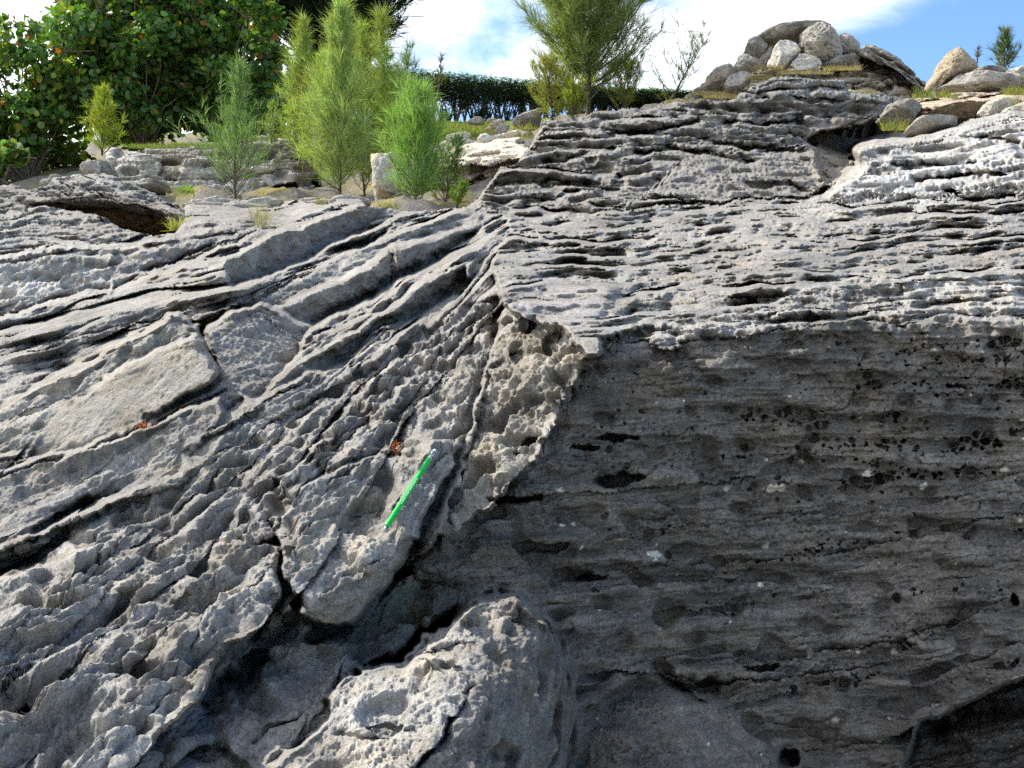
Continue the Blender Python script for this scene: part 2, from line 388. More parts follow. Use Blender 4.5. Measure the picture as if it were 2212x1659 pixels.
    # only near-continuous crests get a joined back
    for k in range(len(steps)):
        f = np.stack([sk[k, :-1], sk[k, 1:], sk[k + 1, 1:], sk[k + 1, :-1]], -1)[ok]; F = np.concatenate([F, f])
    used = np.zeros(len(V), bool); used[F.ravel()] = True; rem = np.cumsum(used) - 1
    return V[used], rem[F], Cf[used], (P, x0, y1, step)

# ------------------------------------------------------------------ the bedrock slope
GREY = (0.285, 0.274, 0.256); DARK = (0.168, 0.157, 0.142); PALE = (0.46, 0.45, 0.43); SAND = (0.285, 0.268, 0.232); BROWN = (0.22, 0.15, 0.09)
REG = [
 dict(c=[(-400,1750,1.15),(300,1700,1.0),(1000,1750,1.1),(0,1300,1.35),(500,1300,1.35),(850,1250,1.45),(0,1000,2.0),(450,950,1.95),(950,950,1.85),
         (-400,900,2.3),(200,750,3.0),(700,720,2.7),(1000,650,2.8),(1080,560,3.5),(0,640,4.2),(500,560,4.3),(850,500,5.3),(1040,460,6),(0,520,5.8),
         (250,510,6.2),(500,440,7.8),(-400,520,5.8),(880,450,6.8),(620,430,8.2),(1300,560,3.0),(1300,450,6),(2300,600,2.4),(2300,440,4.4)],
      col=GREY, st=0.85, am=0.3, kn=0.42, pit=0.3, right=0.0, sc=1.0, gr=1.0),
 # rounded wall at the far left
 dict(p=[(-760,560),(0,552),(100,535),(260,530),(265,560),(235,620),(0,690),(-760,760)], c=[(0,552,5.2),(260,535,5.2),(0,680,4.7),(240,615,4.9),(-400,560,5.2),(-400,740,4.5)], st=0.3, am=0.2, kn=1.0, col=(0.40,0.39,0.37), sc=1.6),
 dict(p=[(-760,400),(0,440),(62,425),(153,445),(257,480),(340,508),(400,520),(240,535),(100,538),(0,555),(-760,565)], c=[(0,450,7.0),(0,550,6.0),(240,530,6.0),(-400,440,7),(-400,560,6),(153,455,7)], right=1.0, st=0.7, am=0.7, kn=0.8, sc=1.6),
 dict(p=[(250,540),(420,500),(600,490),(560,500),(420,560),(240,630),(235,600)], c=[(260,560,5.2),(420,505,5.6),(580,492,5.9),(240,625,4.8)], st=0.35, am=0.15, kn=0.6, sc=1.6),
 # shaded face of the upper slab
 dict(p=[(479,566),(573,513),(700,470),(790,440),(840,445),(768,504),(640,568),(503,622)], c=[(573,513,4.70),(573,595,4.74),(479,566,4.08),(503,622,4.2),(768,445,6.1),(768,504,6.15),(840,447,6.6),(640,568,5.24),(640,490,5.2)], st=0.1, am=0.2, kn=0.5, sc=1.3),
 # slab B with its broken end
 dict(p=[(500,665),(700,570),(880,490),(1000,455),(1045,465),(1040,490),(870,590),(850,625),(640,725),(560,680)], c=[(510,665,3.4),(640,720,3.1),(850,620,3.8),(1040,485,5.3),(880,490,5.3),(700,570,4.3)], st=0.25, am=0.1, kn=0.55, sc=1.3),
 dict(p=[(590,669),(750,600),(846,541),(846,616),(675,702),(615,680)], c=[(590,669,3.38),(845,539,3.95),(845,614,3.98),(675,699,3.60),(620,669,3.44)], st=0.1, am=0.1, kn=0.35, soft=2),
 dict(p=[(850,536),(1045,484),(1045,499),(950,559),(850,616)], c=[(850,534,4.0),(1045,489,5.3),(950,559,4.6),(850,614,4.03),(950,511,4.58)], st=0.1, am=0.1, kn=0.35, soft=2),
 # slab C, the long lit ridge
 dict(p=[(1020,560),(1010,600),(880,680),(700,790),(560,880),(450,945),(430,930),(640,785),(860,650),(1000,565)], c=[(1015,565,3.35),(860,650,2.85),(640,790,2.3),(440,935,1.95),(1010,600,3.0),(700,790,2.25)], st=0.25, am=0.15, kn=0.4),
 dict(p=[(655,786),(770,722),(900,642),(1005,566),(1005,610),(925,669),(830,704),(750,772),(640,822),(560,872),(540,868)], c=[(655,784,2.33),(655,806,2.34),(770,720,2.64),(770,755,2.66),(900,640,3.02),(900,690,3.04),(1005,564,3.42),(1000,610,3.42),(550,868,2.12)], st=0.15, am=0.15, kn=0.5, soft=2),
 # slab E with the smooth broken face
 dict(p=[(470,820),(430,715),(385,670),(280,730),(170,800),(0,870),(-760,1000),(-760,1120),(0,985),(200,945),(370,875)], c=[(470,820,2.25),(390,680,2.65),(0,880,2.42),(0,980,2.2),(370,870,2.2),(-400,1050,2.2)], st=0.15, am=0.05, kn=0.6, col=(0.31,0.295,0.265), gr=1.0),
 dict(p=[(225,819),(270,789),(350,752),(380,742),(430,719),(470,804),(462,825),(390,864),(160,974),(60,985),(120,900)], c=[(470,815,2.10),(430,719,2.24),(225,819,2.32),(160,970,2.16),(390,864,2.10),(60,980,2.20)], st=0.05, am=0.02, kn=0.16, pit=0.1, col=(0.325,0.308,0.272), gr=0.45),
 dict(p=[(440,709),(515,667),(565,654),(675,704),(640,770),(560,868),(480,840),(472,804)], c=[(440,709,2.50),(515,667,2.72),(565,654,2.90),(675,704,3.15),(600,760,2.62),(560,868,2.22),(475,815,2.34)], st=0.1, am=0.05, kn=0.4, pit=0.2),
 # slab F
 dict(p=[(475,855),(330,920),(130,990),(-760,1160),(-760,1320),(0,1165),(140,1100),(330,1040),(390,1010),(480,900)], c=[(470,870,1.99),(0,1030,1.90),(0,1160,1.66),(380,1010,1.85),(-400,1200,1.75)], st=0.2, am=0.1, kn=0.35),
 dict(p=[(-760,1290),(-760,1230),(0,1195),(200,1112),(400,1035),(520,965),(640,880),(700,850),(640,960),(600,1020),(600,1160),(300,1200),(0,1250)], c=[(-400,1250,1.46),(0,1200,1.62),(200,1112,1.72),(400,1035,1.80),(640,880,2.15),(600,1150,1.46),(300,1190,1.54),(0,1250,1.46),(600,1020,1.74)], kn=0.95, st=0.6, am=0.35, gr=1.7),
 # lumpy mass at bottom left
 dict(p=[(-760,1500),(-760,1300),(0,1240),(300,1180),(480,1150),(600,1180),(612,1290),(560,1350),(480,1400),(440,1500),(330,1590),(250,1700),(-760,2250)], c=[(-400,1300,1.4),(0,1260,1.38),(300,1190,1.52),(600,1180,1.42),(612,1290,1.25),(440,1480,1.06),(200,1500,1.03),(250,1700,.9),(-400,1700,.9),(0,1500,1.05)], st=0.45, am=0.3, kn=1.25, gr=2.0),
 # central mass that carries the pencil
 dict(p=[(600,1150),(650,1050),(800,985),(900,985),(960,950),(1000,955),(930,1090),(870,1230),(760,1350),(700,1350),(640,1300),(610,1230)], c=[(620,1180,1.36),(800,1020,1.62),(980,955,1.70),(870,1150,1.43),(760,1330,1.31),(650,1290,1.28)], st=0.45, am=0.3, kn=0.85, gr=1.3),
 dict(p=[(655,1302),(718,1272),(785,1249),(838,1243),(885,1160),(905,1195),(840,1255),(800,1320),(745,1385),(690,1360),(640,1330)], c=[(658,1299,1.285),(718,1270,1.31),(838,1247,1.395),(740,1385,1.325),(640,1340,1.28),(890,1180,1.46)], st=0.1, am=0.1, kn=0.4, soft=3),
 dict(p=[(560,1060),(600,1000),(700,850),(860,740),(1000,660),(1078,640),(1082,700),(1050,800),(1010,930),(960,960),(900,985),(800,985),(650,1050),(600,1150)], c=[(560,1080,1.62),(620,1000,1.75),(860,740,2.55),(1070,645,2.75),(1050,800,2.15),(1000,930,1.86),(800,985,1.72),(650,1050,1.58),(800,850,2.15)], st=0.65, am=0.45, kn=1.15, gr=1.6),
 # sheltered recess between the masses
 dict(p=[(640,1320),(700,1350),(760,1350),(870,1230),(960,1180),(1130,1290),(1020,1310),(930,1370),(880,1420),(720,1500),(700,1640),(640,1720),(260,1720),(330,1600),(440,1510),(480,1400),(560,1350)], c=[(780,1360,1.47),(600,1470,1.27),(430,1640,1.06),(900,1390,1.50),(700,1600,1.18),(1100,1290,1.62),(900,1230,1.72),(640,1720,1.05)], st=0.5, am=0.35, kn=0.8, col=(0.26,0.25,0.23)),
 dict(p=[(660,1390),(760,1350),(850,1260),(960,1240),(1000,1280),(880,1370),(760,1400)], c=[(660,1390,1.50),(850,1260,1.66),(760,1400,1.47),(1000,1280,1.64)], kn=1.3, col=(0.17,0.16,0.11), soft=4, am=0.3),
 # ledges on the right, nearly flat beds
 dict(p=[(1070,430),(1500,440),(1700,435),(3050,380),(3050,700),(2212,700),(1850,705),(1500,740),(1250,770),(1085,660),(1060,560),(1110,500)], c=[(1080,640,2.35),(1330,700,1.98),(1700,700,1.90),(2212,690,1.86),(2600,690,1.86),(1100,560,3.3),(1700,560,2.75),(2212,560,2.6),(1100,500,4.6),(1700,470,4.7),(2212,440,4.3),(2600,430,4.2),(1060,460,5.6),(1700,440,5.2),(2212,415,4.55)],
      right=1.0, st=1.0, am=0.6, kn=0.45, pit=0.35, sc=1.0, col=(0.272,0.264,0.248), gr=1.1),
 # smooth patch behind the ridge
 dict(p=[(1090,630),(1150,610),(1330,615),(1300,690),(1220,700),(1140,690)], c=[(1100,640,2.35),(1150,612,2.6),(1330,620,2.5),(1300,690,2.03),(1200,700,2.03)], st=0.25, am=0.2, kn=0.7, soft=5, pit=0.1, col=(0.31,0.295,0.285)),
 # crusty belt above the face
 dict(p=[(1290,730),(1480,690),(1700,640),(1850,600),(3050,560),(3050,690),(2212,690),(1960,700),(1830,690),(1700,705),(1500,745),(1300,760)], c=[(1300,740,1.93),(1480,690,2.05),(1850,600,2.35),(2212,690,1.86),(1700,700,1.88),(2600,570,2.4),(2600,690,1.86)], right=1, st=0.6, am=0.55, kn=1.0, pit=0.8, col=(0.37,0.362,0.345), gr=2.0),
 # the dark face
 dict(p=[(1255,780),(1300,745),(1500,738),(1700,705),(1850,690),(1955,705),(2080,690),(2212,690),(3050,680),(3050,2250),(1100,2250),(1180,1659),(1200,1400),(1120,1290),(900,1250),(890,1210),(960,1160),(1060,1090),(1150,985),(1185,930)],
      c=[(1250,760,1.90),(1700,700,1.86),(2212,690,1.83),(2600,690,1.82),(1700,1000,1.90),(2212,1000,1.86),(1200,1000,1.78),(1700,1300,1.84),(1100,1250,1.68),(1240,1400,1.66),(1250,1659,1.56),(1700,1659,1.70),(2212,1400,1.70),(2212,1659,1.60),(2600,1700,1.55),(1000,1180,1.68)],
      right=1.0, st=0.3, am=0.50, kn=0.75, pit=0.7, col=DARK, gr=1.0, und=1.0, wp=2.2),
 # lower right shelf with a hollow beneath
 dict(p=[(1950,1650),(1990,1560),(2080,1520),(2220,1460),(3050,1300),(3050,2250),(1900,2250)], c=[(2000,1600,2.0),(2212,1500,2.0),(2212,1659,1.8),(2600,1500,1.9),(1960,1700,1.9)], kn=0.4),
 # bulge at the bottom of the face
 dict(p=[(1240,1640),(1300,1520),(1380,1470),(1500,1480),(1600,1560),(1700,1640),(1720,2250),(1220,2250)], c=[(1400,1480,1.74),(1300,1560,1.66),(1600,1570,1.68),(1450,1659,1.52),(1250,1750,1.5),(1700,1750,1.55)], kn=0.3, st=0.1, am=0.1, soft=3),
 # lit ridge beside the face
 dict(p=[(1090,665),(1140,690),(1220,705),(1262,775),(1230,850),(1185,930),(1150,990),(1060,1085),(950,1185),(975,1080),(1010,960),(1040,860),(1060,760)], c=[(1085,670,2.36),(1220,705,2.02),(1255,785,1.86),(1185,930,1.74),(1055,1090,1.60),(955,1180,1.56),(1000,960,1.84),(1050,780,2.12)], right=0.3, st=0.25, am=0.2, kn=1.4, pit=0.5, col=SAND, gr=1.8),
 # knob in the foreground
 dict(p=[(1123,1288),(1060,1330),(900,1400),(920,1440),(980,1500),(950,1590),(860,1670),(800,1800),(800,2250),(1225,2250),(1240,1500),(1215,1380)], c=[(1125,1290,1.46),(1225,1320,1.66),(1240,1700,1.50),(975,1640,.99),(860,1670,.95),(1045,1490,1.11),(1105,1350,1.31),(920,1410,1.30)], right=0.5, st=0.25, am=0.3, kn=1.1, pit=0.5, soft=8, col=(0.20,0.19,0.175), gr=1.4),
 dict(p=[(1123,1288),(1040,1296),(1014,1322),(995,1341),(909,1363),(905,1382),(868,1434),(834,1438),(770,1442),(785,1453),(748,1461),(710,1513),(718,1543),(695,1573),(635,1622),(564,1659),(480,1760),(800,1800),(887,1659),(913,1629),(943,1614),(965,1554),(995,1520),(1007,1487),(1040,1472),(1007,1442),(954,1438),(928,1404),(999,1382),(1029,1386),(1059,1371),(1078,1337),(1108,1314)], c=[(1120,1290,1.45),(930,1370,1.33),(720,1500,1.14),(560,1659,1.0),(720,1659,.95),(950,1640,.96),(1040,1490,1.09),(1000,1420,1.18)], right=0.5, st=0.25, am=0.2, kn=0.75, pit=0.8, col=(0.36,0.352,0.33), gr=1.6),
 dict(p=[(340,1700),(370,1650),(420,1612),(490,1608),(530,1640),(560,1700),(560,2250),(340,2250)], c=[(440,1610,1.16),(350,1659,1.05),(540,1659,1.08),(440,1700,1.0)], kn=0.5, st=0, am=0, col=(0.42,0.4,0.37), soft=2),
 dict(p=[(572,1556),(600,1530),(652,1520),(650,1545),(610,1565)], c=[(572,1556,1.18),(652,1520,1.25),(610,1565,1.14)], kn=0.9, col=(0.40,0.385,0.35), soft=2),
 dict(p=[(545,1610),(600,1560),(655,1535),(650,1580),(600,1620),(560,1640)], c=[(550,1620,1.12),(655,1540,1.26),(600,1640,1.08)], kn=0.9, col=(0.42,0.4,0.37)),
 # upper outcrop
 dict(p=[(1030,465),(1054,399),(1078,361),(1116,350),(1137,325),(1155,285),(1172,240),(1440,150),(1700,120),(1960,140),(1960,300),(1860,330),(1860,400),(1740,430),(1500,440),(1200,470)], c=[(1050,450,6.2),(1300,435,6.0),(1700,430,5.9),(1100,370,7.2),(1500,330,6.9),(1170,262,8.2),(1500,230,7.8),(1700,172,8.1),(1850,200,8.0),(1930,240,8.0),(1750,300,7.4),(1800,400,6.5)],
      right=1.0, st=1.05, am=0.9, kn=1.0, pit=0.7, sc=2.6, dip=-0.09, col=(0.222,0.216,0.204), gr=1.5),
 dict(p=[(1480,345),(1740,310),(1770,330),(1800,400),(1720,428),(1560,435),(1400,420)], c=[(1480,350,6.6),(1740,315,6.9),(1800,400,6.0),(1560,430,5.7),(1400,420,5.9)], right=1.0, st=0.45, am=0.35, kn=0.8, sc=2.5, dip=-0.26, col=(0.25,0.24,0.225)),
 dict(p=[(1735,305),(1780,285),(1900,262),(1990,262),(1975,292),(1880,310),(1845,325),(1850,350),(1800,335)], c=[(1750,300,9.5),(1900,270,9.5),(1840,330,9.0)], kn=0.8, col=BROWN, st=0.3, am=0.2, sc=3),
 dict(p=[(1760,310),(1840,335),(1830,375),(1790,400),(1765,350)], c=[(1765,315,7.6),(1840,340,7.8),(1790,400,6.4)], kn=0.5, sc=3, col=(0.32,0.27,0.2), am=0.1, st=0.2),
 # pale pitted ledge
 dict(p=[(1715,440),(1780,418),(1805,400),(1870,362),(1843,340),(1843,319),(1878,305),(1965,288),(2062,274),(2097,253),(2212,236),(3050,180),(3050,395),(2212,420)], c=[(1720,438,5.0),(2212,425,4.4),(1850,330,5.6),(2212,330,5.0),(2212,240,5.9),(2600,400,4.3),(2600,240,5.6),(1965,300,5.9)],
      right=1.0, st=0.3, am=0.35, kn=1.1, pit=1.3, soft=4, sc=2.2, dip=0.0, col=(0.43,0.428,0.42), gr=1.0),
]
OUT = [(-760,470),(-760,425),(0,448),(62,437),(153,455),(215,465),(257,493),(330,508),(380,502),(400,470),(399,444),(451,439),(542,430),(625,434),(700,440),(726,432),(729,422),(773,423),(793,446),(850,448),(880,455),(957,451),(1005,448),(1035,425),(1054,399),(1078,361),(1116,357),(1137,330),(1155,288),(1172,260),(1227,255),(1262,246),(1366,236),(1440,222),(1583,212),(1618,187),(1666,170),(1722,167),(1826,174),(1836,194),(1930,205),(1937,229),(1909,243),(1895,262),(1965,284),(2062,274),(2097,253),(2212,236),(3050,170),(3050,2250),(-760,2250)]
LN = [
 # left beds: lit lip above, shaded face below
 ('ledge', [(-200,760),(0,690),(230,625),(420,545),(560,497),(610,492)], 64.6, 50, 10),
 ('ledge', [(0,775),(150,735),(330,690),(480,640)], 44.2, 22, 10),
 ('crack', [(500,655),(640,600),(750,540),(860,488)], 90, 7, 0),
 ('crack', [(530,630),(640,585),(700,555)], 60, 5, 0),
 ('ledge', [(380,690),(500,660),(700,570),(880,490),(1000,455)], 57.8, 30, 12),
 ('ledge', [(600,600),(720,555),(840,480),(880,460)], 40.8, 14, 8),
 ('crack', [(640,722),(870,592),(960,540),(1048,488)], 150, 8, 0),
 ('crack', [(850,545),(850,625)], 14, 5, 0), ('ledge', [(846,625),(849,545)], 20.4, 26, 3),
 ('ledge', [(630,745),(750,690),(860,625)], 37.4, 14, 8),
 ('ledge', [(640,775),(760,720),(900,620),(1010,560)], 51, 30, 12),
 ('crack', [(880,690),(960,650),(1000,625)], 110, 16, 0),
 ('crack', [(640,800),(760,730),(880,670)], 40, 8, 0),
 ('ledge', [(0,870),(170,800),(280,730),(385,672)], 40.8, 20, 8),
 ('crack', [(385,670),(430,712),(450,765),(472,822)], 60, 6, 0),
 ('crack', [(430,714),(500,672)], 90, 10, 0),
 ('ledge', [(370,745),(400,738),(440,715)], 44.2, 18, 5),
 ('crack', [(240,950),(370,878),(475,822)], 30, 6, 0),
 ('ledge', [(-300,1120),(0,1032),(130,990),(330,920),(470,850)], 93.5, 26, 12),
 ('ledge', [(-100,1015),(0,1000),(90,985)], 68, 20, 10),
 ('crack', [(330,1050),(380,1015),(400,960),(405,935)], 25, 12, 0),
 ('crack', [(60,1160),(120,1125),(200,1075)], 130, 10, 0),
 ('crack', [(410,960),(430,1010),(400,1030)], 45, 14, 0),
 ('crack', [(0,1190),(130,1125),(320,1050)], 45, 10, 0),
 ('ledge', [(0,1215),(130,1130),(300,1060),(430,1000),(530,955),(620,905)], 40.8, 24, 14),
 ('ledge', [(430,940),(560,880),(720,800)], 34, 16, 9),
 ('crack', [(590,1030),(600,1080),(590,1130),(612,1180)], 90, 13, 0),
 ('crack', [(590,1030),(650,1010),(700,1020)], 45, 10, 0),
 ('crack', [(700,910),(790,890),(800,950)], 50, 12, 0),
 ('crack', [(640,870),(740,840),(820,790)], 40, 9, 0),
 ('ledge', [(560,1080),(680,990),(800,930),(920,870)], 44.2, 26, 12),
 ('ledge', [(650,1000),(760,930),(850,900),(960,840),(1010,800)], 40.8, 20, 10),
 ('ledge', [(760,850),(860,780),(960,740),(1050,690)], 40.8, 20, 10),
 ('ledge', [(700,1060),(780,1000),(860,960),(960,920)], 40.8, 18, 9),
 # fault gully
 ('crack', [(1085,655),(1075,700),(1058,770),(1025,870),(1003,950),(985,1010),(945,1090),(905,1170),(860,1245),(800,1320)], 110, 11, 0),
 ('crack', [(900,1165),(875,1220),(850,1255)], 260, 14, 0),
 ('crack', [(1082,650),(1072,720),(1050,790)], 70, 24, 0),
 # black cleft
 ('crack', [(612,1170),(604,1225),(618,1280),(580,1340),(545,1380)], 110, 10, 0),
 ('crack', [(590,1400),(530,1440),(480,1480),(430,1535)], 260, 17, 0),
 ('crack', [(770,1370),(830,1350),(900,1290),(960,1240)], 60, 22, 0),
 ('ledge', [(0,1340),(140,1290),(260,1260),(400,1190),(600,1150)], 26, 26, 14),
 ('ledge', [(130,1420),(280,1370),(440,1310),(600,1190)], 34, 60, 18),
 ('ledge', [(200,1560),(330,1500),(470,1420)], 30, 30, 10),
 ('crack', [(240,1300),(330,1310),(420,1290)], 50, 12, 0),
 ('ledge', [(610,1190),(690,1120),(800,1090),(835,1060)], 22, 22, 9),
 ('ledge', [(690,1290),(760,1240),(850,1200)], 26, 30, 9),
 ('ledge', [(840,1130),(890,1050),(985,965)], 16, 24, 8),
 # ridge crests
 ('ridge', [(1075,770),(1040,870),(1010,960),(975,1080),(950,1170)], 26, 7, 0),
 ('ridge', [(1262,775),(1225,860),(1185,935),(1165,990)], 30, 9, 0),
 ('ridge', [(1160,780),(1110,850),(1090,930),(1040,1020)], 18, 9, 0),
 # right ledges
 ('ledge', [(1070,505),(1300,500),(1500,480),(1700,462),(2000,440),(2300,425)], 35.7, 22, 8),
 ('ledge', [(1085,532),(1300,535),(1480,528),(1640,520)], 33.6, 16, 8),
 ('ledge', [(1100,512),(1250,515),(1500,503)], 23.1, 12, 6),
 ('ledge', [(1075,572),(1200,580),(1400,572),(1560,560),(1800,548)], 35.7, 18, 8),
 ('ledge', [(1085,602),(1200,598),(1350,606)], 46.2, 14, 6),
 ('ledge', [(1560,500),(1800,490),(2100,470),(2300,460)], 46.2, 20, 8),
 ('ledge', [(1700,520),(1900,508),(2212,485),(2400,478)], 48.3, 24, 8),
 ('ledge', [(1850,545),(2212,525),(2500,510)], 42, 30, 7),
 ('crack', [(1700,540),(1780,535),(1850,528)], 54, 7, 0),
 ('ledge', [(1440,595),(1560,580),(1700,572)], 42, 14, 8),
 ('crack', [(1560,560),(1650,553)], 42, 5, 0),
 ('ledge', [(1450,642),(1600,645),(1740,640),(1830,642)], 63, 50, 8),
 ('crack', [(1600,695),(1700,690),(1800,678)], 72, 8, 0),
 ('ledge', [(1560,625),(1900,610),(2212,590)], 25.2, 16, 8),
 ('crack', [(1945,610),(1950,650),(1930,668)], 72, 14, 0),
 ('crack', [(1960,668),(2030,655),(2180,640),(2300,635)], 78, 8, 0),
 ('ledge', [(1870,655),(1960,660)], 52.5, 20, 6),
 ('ledge', [(1265,765),(1300,748),(1500,742),(1640,722),(1760,700),(1850,688),(1955,706),(2080,692),(2212,688),(2500,680)], 23.1, 30, 10),
 ('roll', [(1265,762),(1300,745),(1500,740),(1640,720),(1760,698),(1850,686),(1955,704),(2080,690),(2212,686),(2600,678)], 95, 34, 0),
 ('roll', [(1270,770),(1225,860),(1188,930),(1150,990),(1060,1085),(950,1185)], 60, 26, 0),
 # dark face seams
 ('crack', [(1050,1078),(1110,1082),(1180,1078)], 110, 8, 0),
 ('ledge', [(1060,1075),(1300,1060),(1500,1045),(1650,1025)], -21.6, 14, 14),
 ('crack', [(1100,1190),(1180,1178),(1232,1172)], 90, 7, 0),
 ('ledge', [(1240,1172),(1600,1130),(2212,1060)], 14.4, 30, 10),
 ('ledge', [(1180,1260),(1330,1230),(1500,1222),(1800,1200),(2212,1110),(2400,1080)], 28.8, 26, 10),
 ('ledge', [(1180,1290),(1400,1268),(1700,1250)], 21.6, 22, 10),
 ('crack', [(1180,1265),(1240,1245),(1290,1240)], 70, 9, 0),
 ('ledge', [(1440,1428),(1600,1430),(1800,1410),(1960,1385),(2212,1280)], 36, 30, 10),
 ('ledge', [(1420,1450),(1520,1480),(1680,1470),(1830,1450),(1960,1440)], 46.8, 26, 12),
 ('crack', [(1400,1445),(1480,1480),(1560,1482)], 130, 16, 0),
 ('ledge', [(1260,1465),(1340,1440),(1440,1460),(1540,1520)], -32.4, 16, 20),
 ('crack', [(1215,1300),(1235,1400),(1238,1520),(1225,1659)], 22, 16, 0),
 ('ledge', [(1900,1600),(2050,1540),(2212,1465),(2400,1400)], -108, 14, 20),
 ('crack', [(1990,1590),(2080,1545),(2212,1510),(2400,1470)], 200, 20, 0),
 ('ledge', [(1960,1480),(2090,1440),(2212,1380)], 36, 30, 10),
 # knob
 ('crack', [(720,1585),(790,1600),(900,1580),(930,1560)], 60, 10, 0),
 ('ledge', [(905,1425),(960,1445),(1000,1450)], -20, 20, 10),
 # upper outcrop seams
 ('crack', [(1360,330),(1450,322),(1560,340),(1640,350)], 120, 6, 0),
 ('crack', [(1500,300),(1600,318),(1760,326)], 110, 6, 0),
 ('crack', [(1560,268),(1660,262),(1740,262)], 90, 5, 0),
 ('crack', [(1150,400),(1260,395),(1360,388)], 90, 8, 0),
 ('crack', [(1300,295),(1420,282),(1520,270)], 90, 5, 0),
 ('crack', [(1170,345),(1300,335)], 80, 6, 0),
 ('crack', [(1120,450),(1160,430),(1260,415)], 120, 8, 0),
 ('crack', [(1600,395),(1700,405),(1790,415)], 80, 6, 0),
 ('ledge', [(1740,300),(1640,285),(1560,275)], -60, 10, 20),
 # pale ledge slots
 ('crack', [(1960,383),(2060,378),(2190,380)], 130, 5, 0),
 ('crack', [(2040,400),(2080,430),(2200,428)], 120, 5, 0),
 ('crack', [(1920,360),(2020,355),(2120,352)], 90, 4, 0),
 ('crack', [(2110,300),(2212,310)], 110, 6, 0),
]
rr = random.Random(4)
SPOTS = [(1670,1058,11,(0.62,0.6,0.52)),(1690,1055,7,0),(1570,1055,6,0),(1875,1022,9,0),(1415,1197,11,0),(1210,1060,5,0),(1215,1135,5,0),(1240,1132,4,0),(1805,1555,7,0),(2020,1520,9,0),(1750,1408,6,0),(1835,1405,4,0),(2210,905,5,0),(1640,1262,6,0),(1655,1180,6,0),(1930,1410,6,0),(1900,1600,5,0),(2170,1015,7,0),(1735,1000,4,0),(1860,905,5,0),(1990,1050,6,0),(1255,1185,4,0),(1160,1500,5,0)]
for _ in range(60): SPOTS.append((rr.uniform(1250, 2212), rr.uniform(780, 1640), rr.uniform(1.6, 3.0), 0))
PO = [(830,1567,52,19,38,-0.05), (1335,1035,44,17,120,0.08), (1380,1030,20,10,100,0), (1140,945,14,11,60,0), (1330,948,48,7,120,0.05), (1265,970,26,5,110,0), (1150,700,26,20,60,0.4), (1195,740,28,22,60,0.4),
      (1115,770,16,22,60,0.3), (1113,982,10,8,80,0), (1100,1080,50,8,120,0), (1280,1245,36,10,120,0.1), (1640,1440,40,9,90,0), (1700,1640,26,22,140,0.6), (2190,1290,12,14,120,0.4)]
rows = [(1900,760,2212,740,26),(1850,800,2212,775,34),(1600,900,1760,888,14),(1560,985,2212,930,46),(1800,985,2212,950,30),(1850,1000,2130,968,34),(1760,1055,2150,1018,36),(1880,1030,2120,1000,30),(1560,1050,1740,1045,10),(1950,850,2212,828,26),
        (1770,840,2212,812,26),(1650,920,2000,905,20),(1540,1335,1640,1310,12),(1900,1380,2020,1372,16),(1930,1400,2030,1392,12),(1640,1215,1780,1190,16),(1760,1180,1990,1150,14),(1700,1480,1900,1460,24),(1980,1560,2160,1500,18),(2050,1480,2212,1420,20),(1930,1290,2080,1262,10)]
for (ax, ay, bx, by, n) in rows:
    for i in range(n):
        t = rr.random(); r = rr.uniform(2.2, 4.8)
        PO.append((ax + (bx - ax) * t, ay + (by - ay) * t + rr.gauss(0, 7), r * rr.uniform(1, 1.5), r, r * 6, rr.uniform(-.5, .5)))
for i in range(520):
    x = rr.uniform(1250, 2400); y = 720 + abs(rr.gauss(0, 260)); r = rr.uniform(2.0, 4.2)
    if x < 1700 and rr.random() < 0.6: continue
    PO.append((x, y, r * rr.uniform(1, 1.4), r, r * 4, 0))
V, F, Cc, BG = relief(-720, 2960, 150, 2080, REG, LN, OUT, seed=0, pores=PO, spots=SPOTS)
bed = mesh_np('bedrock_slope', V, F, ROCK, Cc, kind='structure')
print('bedrock', len(V))

def bed_at(px, py):
    P, x0, y1, st = BG; i = int(round((y1 - py) / st)); j = int(round((px - x0) / st)); return P[i, j].astype(float)

# ------------------------------------------------------------------ ground behind the rock
GX = [-900, 0, 400, 700, 900, 1050, 1200, 1500, 1750, 1950, 2200, 3200]
GD = [5.0, 6.5, 8, 10, 13, 17, 25, 33, 45]
GY = [[760]*12,
 [640,640,600,520,500,500,480,480,480,480,480,480], [500,495,470,458,452,445,400,345,345,365,375,375],
 [450,445,438,434,430,380,300,245,205,262,285,285], [428,424,420,412,375,325,268,228,222,246,252,252],
 [400,395,330,318,300,299,266,229,230,240,245,245], [345,335,305,282,279,278,260,232,232,238,240,240],
 [330,322,292,264,263,263,252,234,234,238,240,240], [345,332,300,277,276,276,266,246,242,242,242,242]]
def ground_z(px, d):
    d_ = min(d, 45.0); i = max(0, min(len(GD) - 2, int(np.searchsorted(GD, d_) - 1))); t = (d_ - GD[i]) / (GD[i + 1] - GD[i])
    y = np.interp(px, GX, GY[i]) * (1 - t) + np.interp(px, GX, GY[i + 1]) * t
    return CAMZ + (CY - y) / FW * d_
gxs = np.arange(-900, 3201, 12.0); gds = np.concatenate([np.geomspace(5.0, 45, 190), np.geomspace(50, 5000, 26)])
A_ = np.empty((len(gds), len(gxs), 3), np.float32); B_ = np.empty_like(A_)
for i, d in enumerate(gds):
    for j, px in enumerate(gxs): A_[i, j] = ((px - CX) / FW * d, d, ground_z(px, d))
lawnm = sstep(15.5, 16.2, A_[..., 1]) * sstep(700, 760, gxs)[None] 
rough = fbm(A_[..., 0] * 1.3, A_[..., 1] * 1.3, oct=5, seed=3) * 0.30 * (1 - lawnm) * (A_[..., 1] < 60) + 0.02 * fbm(A_[..., 0] * 3, A_[..., 1] * 3, oct=3, seed=5)
A_[..., 2] += rough
